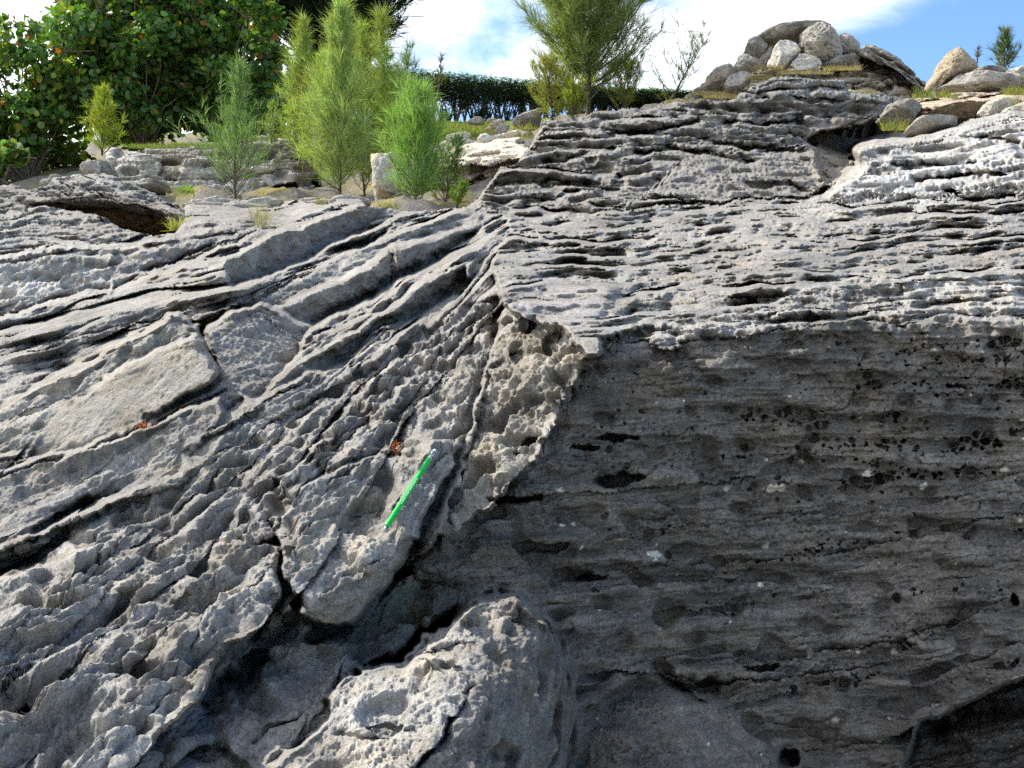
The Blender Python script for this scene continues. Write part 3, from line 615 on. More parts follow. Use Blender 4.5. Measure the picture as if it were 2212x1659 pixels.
g1 = fbm(A_[..., 0] * 2.2, A_[..., 1] * 2.2, oct=5, seed=8)[..., None]
soil = np.array([0.20, 0.19, 0.17]); drygr = np.array([0.27, 0.22, 0.08]); lawnc = np.array([0.13, 0.17, 0.035])
B_ = soil + (drygr - soil) * sstep(-0.1, 0.25, g1); lw_ = lawnm[..., None]; B_ = B_ * (1 - lw_) + lw_ * (lawnc * (1 + 0.5 * g1))
W_ = len(gxs); ii = np.arange(A_.shape[0] * W_).reshape(A_.shape[0], W_)
Fg = np.stack([ii[:-1, :-1], ii[:-1, 1:], ii[1:, 1:], ii[1:, :-1]], -1).reshape(-1, 4)
mesh_np('hillside_ground', A_.reshape(-1, 3), Fg, rock_mat('soil_and_grass', fine=0.3), B_.reshape(-1, 3), smooth=True, kind='structure')

bx_ = np.linspace(-60, 60, 61); by_ = np.linspace(-60, 40, 51); BX, BY = np.meshgrid(bx_, by_); BZ = 0.1 + 0.1 * fbm(BX / 5, BY / 5, oct=4, seed=6) * (BY > -100)
ib = np.arange(BX.size).reshape(BX.shape); mesh_np('lower_ground', np.stack([BX, BY, BZ], -1).reshape(-1, 3), np.stack([ib[:-1, :-1], ib[:-1, 1:], ib[1:, 1:], ib[1:, :-1]], -1).reshape(-1, 4), ROCK, np.full((BX.size, 3), 0.2), smooth=True, kind='structure')
# ------------------------------------------------------------------ loose rocks
def ico(level):
    import bmesh
    bm = bmesh.new(); bmesh.ops.create_icosphere(bm, subdivisions=level, radius=1.0); bm.verts.ensure_lookup_table()
    V = np.array([v.co[:] for v in bm.verts], np.float32); F = np.array([[v.index for v in f.verts] for f in bm.faces], np.int32); bm.free(); return V, F
ICO = {5: ico(5), 6: ico(6), 4: ico(4)}
def rock(name, poly, d, thick, col, label=None, cat='rock', group=None, lvl=6, rough=1.0, beds=0.0, tilt=0.0, seed=0, boxy=0.55, crop=None, pit=1.0, kind=None, tone2=None, facet=1.0):
    """free-standing stone whose front outline is poly; thick is its half depth in metres"""
    if crop: poly = [(crop[0] + x * 0.3472, crop[1] + y * 0.3472) for x, y in poly]
    p = np.array(poly, float); cx, cy = (p.max(0) + p.min(0)) / 2; q = p - [cx, cy]
    if not poly_mask(np.array([[cx]]), np.array([[cy]]), poly)[0, 0]: cx, cy = p.mean(0); q = p - [cx, cy]
    U, F = ICO[lvl]; th = np.arctan2(-U[:, 2], U[:, 0]); k = d / FW
    # radius of the outline in each direction
    ta = np.linspace(-np.pi, np.pi, 241); ra = np.zeros(241)
    for i, a in enumerate(ta):
        dx, dy = math.cos(a), math.sin(a); best = 2.0
        for j in range(len(q)):
            ax, ay = q[j]; bx, by = q[(j + 1) % len(q)]; ex, ey = bx - ax, by - ay; den = dx * ey - dy * ex
            if abs(den) < 1e-9: continue
            t = (ax * ey - ay * ex) / den; u = (ax * dy - ay * dx) / den
            if t > 0 and -1e-6 <= u <= 1 + 1e-6: best = max(best, t)
        ra[i] = best
    r = np.interp(th, ta, ra) * k; c = np.hypot(U[:, 0], U[:, 2])
    cc = np.clip(c, 1e-6, 1) ** boxy; yy = np.sign(U[:, 1]) * np.abs(U[:, 1]) ** 0.8 * thick
    size = float(ra.mean() * k); C0 = at(cx, cy, d)
    V = np.stack([C0[0] + cc * r * np.cos(th), C0[1] + yy, C0[2] - cc * r * np.sin(th)], -1).astype(np.float32)
    fr = np.random.RandomState(seed + 900); Q = (V - C0) / np.array([ra.mean() * k, thick, ra.mean() * k]) ; 
    for _ in range(26 if facet else 0):
        nn_ = fr.normal(size=3); nn_ /= np.linalg.norm(nn_); dd0 = Q @ nn_; lim = np.percentile(dd0, 99.5) * fr.uniform(0.70, 0.97); Q = Q - np.clip(dd0 - lim, 0, None)[:, None] * nn_ * 0.9 * facet
    Q0 = (V - C0) / np.array([ra.mean() * k, thick, ra.mean() * k])
    for ax_ in (0, 2): lo_, hi_ = Q[:, ax_].min(), Q[:, ax_].max(); a_, b_ = Q0[:, ax_].min(), Q0[:, ax_].max(); Q[:, ax_] = a_ + (Q[:, ax_] - lo_) / (hi_ - lo_) * (b_ - a_)
    V = (C0 + Q * np.array([ra.mean() * k, thick, ra.mean() * k])).astype(np.float32)
    s = 1.0 / size; x, y, z = V[:, 0] * s, V[:, 1] * s, V[:, 2] * s
    o = seed * 3.7
    big = fbm(x * 1.1 + o, y * 1.1, z * 1.1, 3, seed=seed); med = fbm(x * 3.2 + o, y * 3.2, z * 3.6, 4, seed=seed + 7, ridged=True)
    fine = fbm(x * 11 + o, y * 11, z * 12, 3, seed=seed + 9, gain=0.65); pk = sstep(0.22, 0.5, pn(x * 5, y * 5, z * 6, seed=seed + 4))
    h = size * rough * (0.16 * big + 0.12 * (med - 0.3) + 0.055 * fine - 0.09 * pit * pk)
    if beds:
        T = (z * math.cos(tilt) - x * math.sin(tilt)) * size * FW / d; S = (x * math.cos(tilt) + z * math.sin(tilt)) * size * FW / d
        b1, _ = strata(T.reshape(-1, 1), S.reshape(-1, 1), 13, seed + 300); b2, _ = strata(T.reshape(-1, 1), S.reshape(-1, 1), 6, seed + 400)
        h = h - (b1[:, 0] + 0.6 * b2[:, 0]) * k * beds * 1.6
    n = V - C0; n[:, 1] /= max(thick / size, 0.3); n /= np.linalg.norm(n, axis=1, keepdims=True) + 1e-9
    V = V + n * h[:, None]
    col = np.array(col); Cc = col * (1 + 0.35 * big + 0.15 * fine)[:, None] * (1 - 0.25 * pk)[:, None]
    if tone2 is not None: m = sstep(-0.05, 0.25, fbm(x * 1.7, y * 1.7, z * 2.5, 3, seed=seed + 12))[:, None]; Cc = Cc * (1 - m) + np.array(tone2) * m
    o_ = mesh_np(name, V - C0, F, ROCK_FAR, np.clip(Cc, 0.01, 0.8)); o_.location = C0
    return tag(o_, label, cat, group, kind)
c3 = (1444, 0)
def cropped(poly, c): return [(c[0] + x * 0.3472, c[1] + y * 0.3472) for x, y in poly]
def ledge_rock(name, outline, regions, lines=(), seed=0, rim=45, **kw):
    xs_ = [p[0] for p in outline]; ys_ = [p[1] for p in outline]
    V, F, C_, _ = relief(min(xs_) - 12, max(xs_) + 12, min(ys_) - 12, max(ys_) + 12, regions, list(lines), outline, rim=rim, step=1.5, warp=5, seed=seed, rimw=16)
    c = V.mean(0); o = mesh_np(name, V - c, F, ROCK_FAR, C_); o.location = c; tag(o, **kw); return o
LG = (0.38, 0.365, 0.33); MG = (0.29, 0.28, 0.255); BE = (0.50, 0.41, 0.30); WH = (0.56, 0.54, 0.49)
TS = [(-60,412),(25,398),(60,410),(100,402),(115,383),(160,380),(222,373),(290,394),(340,426),(400,450),(426,469),(412,481),(361,476),(300,460),(240,450),(160,455),(80,458),(-60,462)]
ledge_rock('tilted_slab', TS, [dict(c=[(0,408,7.7),(222,375,8.0),(424,470,7.1),(300,455,6.95),(80,450,7.0),(-60,455,7.0),(160,415,7.35)], col=(0.27,0.262,0.245), st=0.7, am=0.9, kn=0.9, pit=0.5, right=1.0, sc=2.2, dip=-0.42),
  dict(p=[(60,440),(200,432),(300,440),(361,466),(361,490),(60,490)], c=[(60,445,7.3),(361,470,7.3),(200,440,7.3),(200,470,7.6)], col=(0.24,0.19,0.13))],
  [('ledge', [(60,418),(180,405),(280,425),(380,462)], 40, 12, 7), ('ledge', [(120,438),(220,430),(300,445),(360,468)], 40, 10, 6)], seed=250, label='long grey layered slab tilted down to the right over a brown hollow', cat='rock slab')
rock('brown_rock', [(140,430),(300,440),(405,462),(400,500),(370,512),(300,515),(240,500),(170,470)], 7.9, 0.4, (0.26,0.17,0.09), 'brown weathered rock in the hollow under the tilted slab', 'rock', beds=0.5, tilt=-0.35, seed=5, facet=0.3)
rock('boulder', [(178,372),(192,348),(228,344),(246,365),(250,392),(190,396)], 11.8, 0.25, LG, 'rounded grey boulder leaning at the left end of the grassy ledge', 'boulder', seed=9, lvl=5)
rock('flat_rock', [(262,402),(300,396),(350,392),(368,402),(350,415),(280,418)], 10.5, 0.3, LG, 'flat layered grey rock below the grassy ledge', 'rock', beds=0.8, seed=11, lvl=5)
rock('pale_rock', [(808,368),(814,352),(860,345),(900,348),(935,358),(940,420),(905,450),(850,456),(824,434),(812,400)], 9.3, 0.45, WH, 'whitish rock with a rounded nose behind the bright green sapling', 'rock', seed=16, tone2=BE, lvl=5)
rock('boulder', [(1070,286),(1078,272),(1096,268),(1102,282),(1094,298),(1074,300)], 10.6, 0.12, MG, 'small dark grey boulder to the left of the beige peak', 'boulder', seed=17, lvl=5)
rock('boulder', [(1104,262),(1130,246),(1160,240),(1172,262),(1150,276),(1112,278)], 10.8, 0.2, MG, 'rough grey boulder on the skyline left of the layered outcrop', 'boulder', seed=18, lvl=5)
LO = [(218,350),(228,318),(300,322),(420,314),(500,300),(600,291),(640,300),(668,330),(684,380),(670,425),(600,450),(500,455),(300,440),(262,405),(240,372)]
ledge_rock('rock_ledge', LO, [dict(c=[(230,330,12.6),(640,300,12.7),(300,430,11.9),(660,430,12.0),(420,380,12.1),(520,345,12.4)], col=(0.50,0.48,0.45), st=0.1, am=0.2, kn=1.2, pit=0.5, right=1.0, sc=4.0, gr=1.0),
  dict(p=[(320,318),(420,310),(560,292),(560,310),(470,335),(400,345),(380,400),(340,380),(350,345),(300,330)], c=[(320,320,12.7),(560,295,12.8),(380,400,12.2),(450,340,12.35)], col=(0.33,0.30,0.24)),
  dict(p=[(600,300),(690,300),(700,420),(640,400),(620,340)], c=[(600,320,12.4),(690,300,12.8),(640,400,12.2)], col=(0.40,0.36,0.30)), dict(p=[(585,402),(640,395),(650,420),(600,425)], c=[(585,402,13.2),(640,395,13.2),(620,425,13.0)], col=BROWN)],
  [('crack', [(240,372),(262,395),(275,420)], 60, 6, 0), ('ledge', [(300,388),(420,395),(560,385)], 30, 16, 8), ('ledge', [(450,350),(560,340),(660,350)], 30, 16, 8)], seed=200, label='broad grey rock ledge with a grassy top below the dark bushes', cat='rock ledge')
PO_ = [(922,340),(930,318),(950,303),(1000,300),(1040,302),(1062,296),(1084,282),(1098,268),(1116,276),(1128,300),(1144,325),(1142,350),(1130,395),(1070,432),(1035,445),(960,460),(918,450)]
ledge_rock('pale_rock', PO_, [dict(c=[(930,320,10.9),(1098,275,10.6),(1140,350,9.2),(930,365,9.6),(1040,345,9.3),(1000,310,10.8)], col=(0.72,0.65,0.54), st=0.2, am=0.3, kn=1.3, pit=0.6, right=1.0, sc=3.0, gr=1.0),
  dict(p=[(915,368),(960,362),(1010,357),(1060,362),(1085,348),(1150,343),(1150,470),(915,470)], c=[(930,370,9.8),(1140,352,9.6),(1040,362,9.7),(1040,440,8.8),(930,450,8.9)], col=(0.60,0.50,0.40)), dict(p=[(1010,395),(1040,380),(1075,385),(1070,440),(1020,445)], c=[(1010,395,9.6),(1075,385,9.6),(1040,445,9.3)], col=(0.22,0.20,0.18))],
  [('ledge', [(925,362),(1010,354),(1060,358),(1088,345),(1140,341)], 40, 22, 6)], seed=210, label='cream and beige rock with a peaked top and undercut face beside the dark outcrop', cat='rock')
MO = cropped([(60,640),(150,560),(240,500),(400,425),(620,405),(760,415),(950,400),(1060,400),(1200,385),(1320,398),(1430,460),(1520,550),(1560,620),(1540,660),(1500,700),(300,700)], c3)
ledge_rock('rock_mound', MO, [dict(c=[(1465,225,10.0),(1590,160,11.0),(1760,155,11.1),(1890,138,11.3),(1980,215,10.8),(1800,225,9.6),(1600,230,9.6),(1900,190,10.2)], col=(0.36,0.33,0.27), st=0.6, am=0.8, kn=1.3, pit=0.6, right=1.0, sc=3.4, gr=1.2),
  dict(p=cropped([(500,470),(760,470),(1000,470),(1200,420),(1100,520),(700,540),(500,560)], c3), c=[(1620,165,10.8),(1860,150,11.0),(1700,190,10.3)], col=(0.40,0.31,0.17))],
  [('ledge', cropped([(1050,470),(1200,430),(1320,410)], c3), 40, 14, 8), ('crack', cropped([(1130,560),(1250,545),(1400,560)], c3), 80, 6, 0), ('ledge', cropped([(1130,530),(1300,500),(1400,500)], c3), 40, 14, 8)], seed=220, label='layered grey rock mound that carries the pile of boulders', cat='rock mound')
BL = cropped([(1405,650),(1560,603),(1700,612),(1800,575),(1900,572),(2100,566),(2350,590),(2420,760),(2000,780),(1800,770),(1640,720),(1560,685),(1430,672)], c3)
ledge_rock('beige_ledge', BL, [dict(c=[(1940,228,9.0),(2050,205,9.4),(2200,200,9.5),(2260,210,9.4),(2200,240,8.2),(2000,235,8.5)], col=(0.58,0.47,0.36), st=0.3, am=0.4, kn=1.1, pit=0.4, right=1.0, sc=3.0, gr=1.0),
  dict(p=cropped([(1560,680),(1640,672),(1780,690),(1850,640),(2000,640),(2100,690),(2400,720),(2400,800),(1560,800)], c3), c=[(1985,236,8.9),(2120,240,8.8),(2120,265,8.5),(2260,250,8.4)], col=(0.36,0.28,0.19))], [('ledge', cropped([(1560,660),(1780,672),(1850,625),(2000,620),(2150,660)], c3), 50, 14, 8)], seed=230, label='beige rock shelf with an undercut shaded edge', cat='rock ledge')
# the pile on the ridge
PILE = 'boulders piled on the ridge'
rock('boulder', [(225,540),(250,490),(300,440),(400,405),(425,460),(400,540),(350,560)], 10.5, 0.2, (0.34,0.29,0.23), 'brownish rubble boulder at the far left foot of the pile', 'boulder', PILE, seed=21, crop=c3, lvl=5)
rock('boulder', [(350,530),(410,450),(500,450),(520,480),(470,530),(400,565)], 9.9, 0.15, LG, 'grey boulder half buried in the dry grass below the pile', 'boulder', PILE, seed=22, crop=c3, lvl=5)
rock('cap_stone', [(568,215),(700,178),(830,157),(960,156),(1003,185),(940,215),(850,235),(760,262),(680,270),(600,275),(572,252)], 10.95, 0.28, (0.27,0.255,0.22), 'flat cap stone bridging the top of the pile', 'rock slab', PILE, beds=0.6, tilt=0.2, seed=23, crop=c3, lvl=5, rough=0.6, facet=0.2)
rock('boulder', [(500,260),(560,228),(640,275),(640,330),(560,375),(490,370),(463,325)], 10.9, 0.2, MG, 'darker grey boulder under the left end of the cap stone', 'boulder', PILE, seed=24, crop=c3, lvl=5)
rock('boulder', [(412,352),(470,338),(520,380),(565,400),(540,455),(450,462),(405,420)], 10.7, 0.17, LG, 'mottled boulder at the left foot of the pile', 'boulder', PILE, seed=25, crop=c3, lvl=5)
rock('boulder', [(608,402),(640,340),(680,262),(722,248),(790,288),(812,330),(760,390),(718,440),(640,443)], 10.6, 0.2, WH, 'pale egg shaped boulder leaning in the middle of the pile', 'boulder', PILE, seed=26, crop=c3, lvl=5, rough=0.6)
rock('boulder', [(555,370),(610,305),(655,305),(650,360),(610,410),(570,415)], 10.9, 0.14, LG, 'small grey boulder wedged left of the pale egg shaped one', 'boulder', PILE, seed=27, crop=c3, lvl=5)
rock('boulder', [(752,400),(790,350),(850,338),(940,372),(912,425),(850,458),(780,453)], 10.5, 0.15, WH, 'low pale boulder with a ribbed underside at the front of the pile', 'boulder', PILE, seed=28, crop=c3, lvl=5, beds=0.3, rough=0.6)
rock('boulder', [(828,235),(860,175),(950,163),(1010,200),(1042,260),(1072,320),(1062,370),(980,383),(900,368),(840,340),(826,290)], 10.55, 0.24, (0.40,0.385,0.34), 'biggest pitted grey boulder at the right of the pile', 'boulder', PILE, seed=29, crop=c3, lvl=6)
rock('boulder', [(785,262),(838,255),(845,330),(800,336)], 10.95, 0.12, (0.16,0.14,0.12), 'small dark stone in the gap behind the egg shaped boulder', 'boulder', PILE, seed=30, crop=c3, lvl=4)
rock('boulder', [(1035,225),(1130,240),(1172,280),(1175,325),(1110,350),(1060,335)], 10.8, 0.2, LG, 'grey boulder tucked behind the biggest boulder on its right', 'boulder', PILE, seed=31, crop=c3, lvl=5)
SL = cropped([(1178,345),(1180,300),(1230,268),(1300,284),(1400,336),(1500,422),(1600,512),(1645,562),(1600,585),(1540,560),(1480,500),(1400,430),(1300,392),(1200,358)], c3)
ledge_rock('leaning_slab', SL, [dict(c=[(1854,105,10.7),(1895,97,10.9),(1965,150,10.9),(2010,195,10.9),(1940,165,10.4),(1870,125,10.5)], col=(0.34,0.32,0.27), st=0.6, am=0.8, kn=1.0, pit=0.5, right=1.0, sc=2.5, dip=-0.7)], [('ledge', cropped([(1190,320),(1300,340),(1400,390),(1500,470),(1600,560)], c3), 40, 14, 8)], seed=240, label='long slab sloping down the right flank of the mound', cat='rock slab')
rock('flat_slab', [(935,425),(1060,368),(1200,352),(1215,385),(1060,430),(950,446)], 10.6, 0.25, (0.28,0.28,0.27), 'thin flat slab lying between the pile and the sloping slab', 'rock slab', beds=0.5, seed=33, crop=c3, lvl=5, rough=0.5)
# right hand rocks
rock('peaked_rock', [(1605,570),(1700,450),(1738,360),(1798,306),(1852,350),(1892,410),(1880,470),(1780,500),(1700,530),(1650,580)], 10.2, 0.3, (0.44,0.37,0.27), 'sharp peaked tan rock on the skyline', 'rock', seed=34, crop=c3, lvl=6, rough=0.7, facet=0.5)
rock('rounded_rock', [(1690,530),(1760,482),(1900,478),(2050,500),(2160,515),(2150,565),(2080,585),(1900,590),(1740,610),(1695,590)], 10.0, 0.35, LG, 'long rounded grey rock below the peaked tan one', 'rock', seed=35, crop=c3, lvl=6, rough=0.6)
rock('boulder', [(1880,440),(1960,428),(2090,480),(2060,520),(1880,510)], 10.5, 0.25, (0.33,0.32,0.31), 'grey boulder behind the long rounded rock', 'boulder', seed=36, crop=c3, lvl=5)
rock('boulder', [(2095,480),(2150,450),(2260,440),(2330,480),(2300,560),(2150,545)], 10.2, 0.3, WH, 'whitish boulder on the skyline at the right edge', 'boulder', seed=37, crop=c3, lvl=5)
rock('brown_rock', [(1490,770),(1570,668),(1780,675),(1960,690),(1990,760),(1780,790),(1640,800)], 8.7, 0.4, (0.2,0.145,0.09), 'shaded brown rock under the beige shelf', 'rock', seed=39, crop=c3, lvl=5, beds=0.3)
rock('boulder', [(1330,712),(1400,672),(1500,643),(1560,662),(1568,720),(1500,775),(1440,780),(1350,748)], 7.6, 0.25, MG, 'dark grey tilted block left of the beige shelf', 'boulder', seed=40, crop=c3, lvl=5, beds=0.3)
rock('boulder', [(1958,710),(1980,650),(2060,618),(2112,670),(2085,725),(1990,742)], 7.6, 0.2, (0.62,0.59,0.52), 'bright white rock in front of the brown hollow', 'boulder', seed=41, crop=c3, lvl=5)
rock('boulder', [(2100,710),(2150,665),(2260,640),(2340,700),(2260,760),(2120,745)], 7.2, 0.3, WH, 'whitish rock above the pale pitted ledge at the right edge', 'boulder', seed=42, crop=c3, lvl=5)
rock('flat_rock', [(1480,800),(1500,770),(1600,762),(1780,765),(1775,800),(1640,830),(1490,830)], 6.9, 0.3, LG, 'flat pale grey rock lying behind the pitted ledge', 'rock', seed=43, crop=c3, lvl=5, rough=0.5)
rl = random.Random(8)
RUB = 'loose rubble stones'
for i, (x, y, w, h, d, c, lb) in enumerate([(470,440,34,14,8.6,LG,'flat grey stone in front of the blue green sapling'),(548,436,26,12,8.9,MG,'grey stone to the right of the blue green sapling'),(575,444,40,14,8.4,LG,'long pale stone near the foot of the tall saplings'),
    (640,428,18,10,9.4,(0.42,0.35,0.27),'small tan stone left of the tall sapling trunk'),(672,438,30,12,9.0,LG,'pale stone at the foot of the tall sapling trunk'),(702,446,40,14,8.3,(0.45,0.4,0.33),'cream stone between slab top and sapling trunk'),
    (757,440,44,20,7.9,LG,'smooth light grey stone on top of the slabs'),(520,455,70,16,8.0,MG,'wide low grey stone on top of the slabs'),(445,452,50,16,8.0,LG,'grey stone beside the end of the tilted slab'),
    (1030,262,20,9,11.8,MG,'small grey stone at the edge of the lawn'),(1052,300,22,12,10.4,WH,'white stone behind the beige peak'),(990,296,26,10,10.6,WH,'white stone at the back of the cream rock')]):
    poly = [(x + w * math.cos(a) * rl.uniform(.85, 1.1), y + h * math.sin(a) * rl.uniform(.85, 1.1)) for a in np.linspace(0, 6.28, 9)[:-1]]
    rock('loose_stone', poly, d, w / FW * d * 0.7, c, lb, 'stone', RUB, lvl=4, seed=60 + i)

for i in range(34):
    x, y, d = rl.choice([(rl.uniform(420, 800), rl.uniform(428, 446), 0), (rl.uniform(400, 700), rl.uniform(436, 448), 0), (rl.uniform(100, 200), rl.uniform(385, 405), 0), (rl.uniform(1020, 1160), rl.uniform(255, 300), 1)])
    d = 10.9 - (y - 425) * 0.12 if d == 0 and y > 425 else (11.5 if d == 0 else 11.4); w = rl.uniform(7, 20); h = w * rl.uniform(.4, .7)
    poly = [(x + w * math.cos(a) * rl.uniform(.8, 1.15), y + h * math.sin(a) * rl.uniform(.8, 1.15)) for a in np.linspace(0, 6.28, 8)[:-1]]
    rock('loose_stone', poly, d, w / FW * d * 0.8, rl.choice([LG, MG, WH, (0.36, 0.32, 0.26)]), 'small rubble stone among many on the ground behind the slabs and beside the lawn', 'stone', 'small rubble behind the slabs', lvl=4, seed=100 + i)
# ------------------------------------------------------------------ plants
def tube_np(paths, sides=5):
    """paths: list of (points, radii) -> V, F"""
    Vs, Fs, o = [], [], 0
    an = np.linspace(0, 2 * np.pi, sides, endpoint=False)
    for pts, rad in paths:
        p = np.asarray(pts, float); t = np.gradient(p, axis=0); t /= np.linalg.norm(t, axis=1, keepdims=True) + 1e-12
        ref = np.where(np.abs(t[:, 2:3]) > 0.9, np.array([[1., 0, 0]]), np.array([[0, 0, 1.]])); a = np.cross(t, ref); a /= np.linalg.norm(a, axis=1, keepdims=True); b = np.cross(t, a)
        r = np.asarray(rad)[:, None, None]; ring = p[:, None] + r * (np.cos(an)[None, :, None] * a[:, None] + np.sin(an)[None, :, None] * b[:, None])
        n = len(p); Vs.append(ring.reshape(-1, 3)); i = np.arange(n - 1)[:, None] * sides + o; j = np.arange(sides)[None]; j2 = (j + 1) % sides
        Fs.append(np.stack([i + j, i + j2, i + sides + j2, i + sides + j], -1).reshape(-1, 4)); o += n * sides
    return np.concatenate(Vs), np.concatenate(Fs)
def ribbons(P, Dr, L, Wd, bend, rs):
    """thin two-segment blades from P along Dr"""
    n = len(P); Dr = Dr / (np.linalg.norm(Dr, axis=1, keepdims=True) + 1e-9); side = np.cross(Dr, rs.normal(size=(n, 3))); side /= np.linalg.norm(side, axis=1, keepdims=True) + 1e-9
    w = (Wd * np.ones(n))[:, None]; L = (L * np.ones(n))[:, None]; mid = P + Dr * L * 0.5; tip = P + Dr * L + bend * L
    V = np.stack([P - side * w * .5, P + side * w * .5, mid + side * w * .45, mid - side * w * .45, tip + side * w * .12, tip - side * w * .12], 1).reshape(-1, 3)
    o = np.arange(n)[:, None] * 6; F = np.concatenate([o + [0, 1, 2, 3], o + [3, 2, 4, 5]]); return V, F
def pine(name, base, top, rad, n, col, label, cat='sapling', group=None, bare=0.12, rise=1.2, open_=0.15, dens=1.0, nl=0.11, lean=(0, 0), wood=BARK, seed=0, cone=0.9, trunk_px=5, col2=None, sweep=0.0, wmul=1.0, pts=7, nn=7):
    rs = np.random.RandomState(seed); d = base[2]; k = d / FW; B = at(*base); H = (base[1] - top[1]) * k; T = np.array([(top[0] - base[0]) * k, 0, H]); R = rad * k
    root = empty(name, B, label=label, cat=cat, group=group)
    ts = np.linspace(0, 1, 14); wig = np.stack([np.sin(ts * 5 + seed) * 0.012 * H, np.cos(ts * 4 + seed) * 0.012 * H, 0 * ts], 1)
    trunk = B + ts[:, None] * T + wig; tr = trunk_px * k * 0.5 * (1 - ts * 0.88)
    paths = [(trunk, tr)]; NP, ND, NW = [], [], []; ga = 2.39996; a0 = rs.rand() * 6
    for i in range(n):
        h = bare + (1 - bare) * (i + rs.rand()) / n; c = B + h * T; L = 1.75 * R * ((1 - h) ** cone * 1.0 + 0.10) * rs.uniform(0.55, 1.15)
        if h < bare + 0.12: L *= 0.8
        az = a0 + i * ga + rs.normal() * 0.3; up = rise * (0.75 + 0.6 * h) + rs.normal() * 0.12
        dirv = np.array([math.cos(az) + sweep, math.sin(az), up]); dirv /= np.linalg.norm(dirv)
        u = np.linspace(0, 1, 7); p = c + (u * L)[:, None] * dirv + np.stack([0 * u, 0 * u, (u ** 2) * L * 0.35 * rs.uniform(0, 1.2)], 1) + np.cumsum(rs.normal(size=(7, 3)) * L * 0.018, 0)
        paths.append((p, np.maximum(0.0016, tr[0] * 0.28 * (L / R)) * (1 - 0.8 * u)))
        m = int(max(3, pts * dens * (0.4 + L / R)))
        uu = rs.uniform(open_, 1, m); q = np.stack([np.interp(uu, u, p[:, j]) for j in range(3)], 1); tang = p[-1] - p[0]; tang = tang / np.linalg.norm(tang)
        # side twigs
        tw = rs.normal(size=(m, 3)) * 0.55 + tang + np.array([0, 0, 0.45]); tw /= np.linalg.norm(tw, axis=1, keepdims=True); tl = L * 0.34 * rs.uniform(0.3, 1, m) * (1.15 - uu * 0.6)
        for s_ in np.linspace(0, 1, nn):
            o = q + tw * (tl * s_)[:, None]; NP.append(o); ND.append(tw + rs.normal(size=(m, 3)) * 0.38 + np.array([0, 0, 0.1]))
    NP = np.concatenate(NP); ND = np.concatenate(ND); nlen = 1.7 * nl * H * 0.55 * rs.uniform(0.4, 1.25, len(NP)); wd = 0.36 * d / 1005 * wmul * rs.uniform(.7, 1.3, len(NP))
    bend = rs.normal(size=(len(NP), 3)) * 0.16 + np.array([0, 0, -0.08]); V, F = ribbons(NP, ND, nlen, wd, bend, rs)
    Vt, Ft = tube_np(paths, 4); mesh_np('trunk', Vt, Ft, wood, parent=root, smooth=True)
    c = np.array(col) * np.exp(rs.normal(0, 0.22, (len(NP), 1)))
    c2 = np.array(col2 if col2 is not None else (0.30, 0.26, 0.05)); m = (rs.rand(len(NP), 1) < 0.10) + 0.35 * sstep(0.1, 0.4, pn(*(NP.T * 3 / max(H, .3)), seed=seed))[:, None]
    c = c * (1 - np.clip(m, 0, 1)) + c2 * np.clip(m, 0, 1); mesh_np('crown', V, F, NEEDLE, np.repeat(np.clip(c, 0.005, 0.7), 6, 0), parent=root)
    return root
GP = 'casuarina saplings on the rocks'
YG = (0.29, 0.38, 0.15); VG = (0.22, 0.35, 0.11); BG_ = (0.17, 0.26, 0.11)
pine('casuarina_sapling', (730,432,10.0), (737,22), 72, 150, YG, 'tallest yellow green sapling with a thin dark trunk, in the middle of the left group', group=GP, seed=1, nl=0.09, bare=0.03, dens=1.3)
pine('casuarina_sapling', (650,345,11.4), (655,48), 46, 95, (0.25,0.34,0.10), 'sapling with a pointed top at the left side of the tall group', group=GP, seed=2, nl=0.10, bare=0.02)
pine('casuarina_sapling', (788,425,10.8), (778,62), 54, 100, (0.26,0.34,0.08), 'sapling just right of the tallest one, half hidden by it', group=GP, seed=3, nl=0.09, bare=0.02)
pine('casuarina_sapling', (835,425,11.3), (822,36), 50, 100, (0.22,0.31,0.09), 'tall narrow sapling at the right side of the tall group', group=GP, seed=4, nl=0.09, bare=0.02)
pine('casuarina_sapling', (872,400,12.2), (880,108), 62, 60, (0.12,0.19,0.07), 'darker thin topped sapling behind the right side of the group', group=GP, seed=5, nl=0.10, bare=0.02, dens=0.8)
pine('casuarina_sapling', (690,400,10.6), (700,120), 60, 70, (0.28,0.37,0.07), 'bushy light green sapling in front of the left side of the tall group', group=GP, seed=15, nl=0.10, bare=0.02)
pine('casuarina_sapling', (897,456,8.0), (900,208), 66, 120, VG, 'vivid green sapling standing in front of the cream rocks', group=GP, seed=6, nl=0.15, bare=0.02, cone=0.55, col2=(0.16,0.27,0.03))
pine('casuarina_sapling', (955,455,8.3), (992,300), 38, 36, (0.05,0.11,0.02), 'small dark green sapling leaning right beside the vivid green one', group=GP, seed=7, nl=0.15, bare=0.05)
pine('casuarina_sapling', (985,452,7.2), (1002,400), 20, 22, (0.10,0.19,0.03), 'tiny sapling at the right foot of the vivid green one', group=GP, seed=8, nl=0.3, bare=0.0)
pine('casuarina_sapling', (508,438,10.0), (517,148), 98, 105, BG_, 'blue green cone shaped sapling with a narrow tip, in front of the rock ledge', group=GP, seed=9, nl=0.10, bare=0.02, cone=1.9, col2=(0.13,0.2,0.08), dens=0.9)
pine('casuarina_sapling', (222,336,11.6), (222,198), 34, 60, (0.28,0.34,0.05), 'short yellow green sapling on the left end of the grassy ledge', group=GP, seed=10, nl=0.14, bare=0.0)
pine('casuarina_sapling', (585,310,12.0), (590,225), 22, 20, (0.22,0.3,0.09), 'thin pale sapling on the back of the grassy ledge', group=GP, seed=21, nl=0.16, bare=0.0)
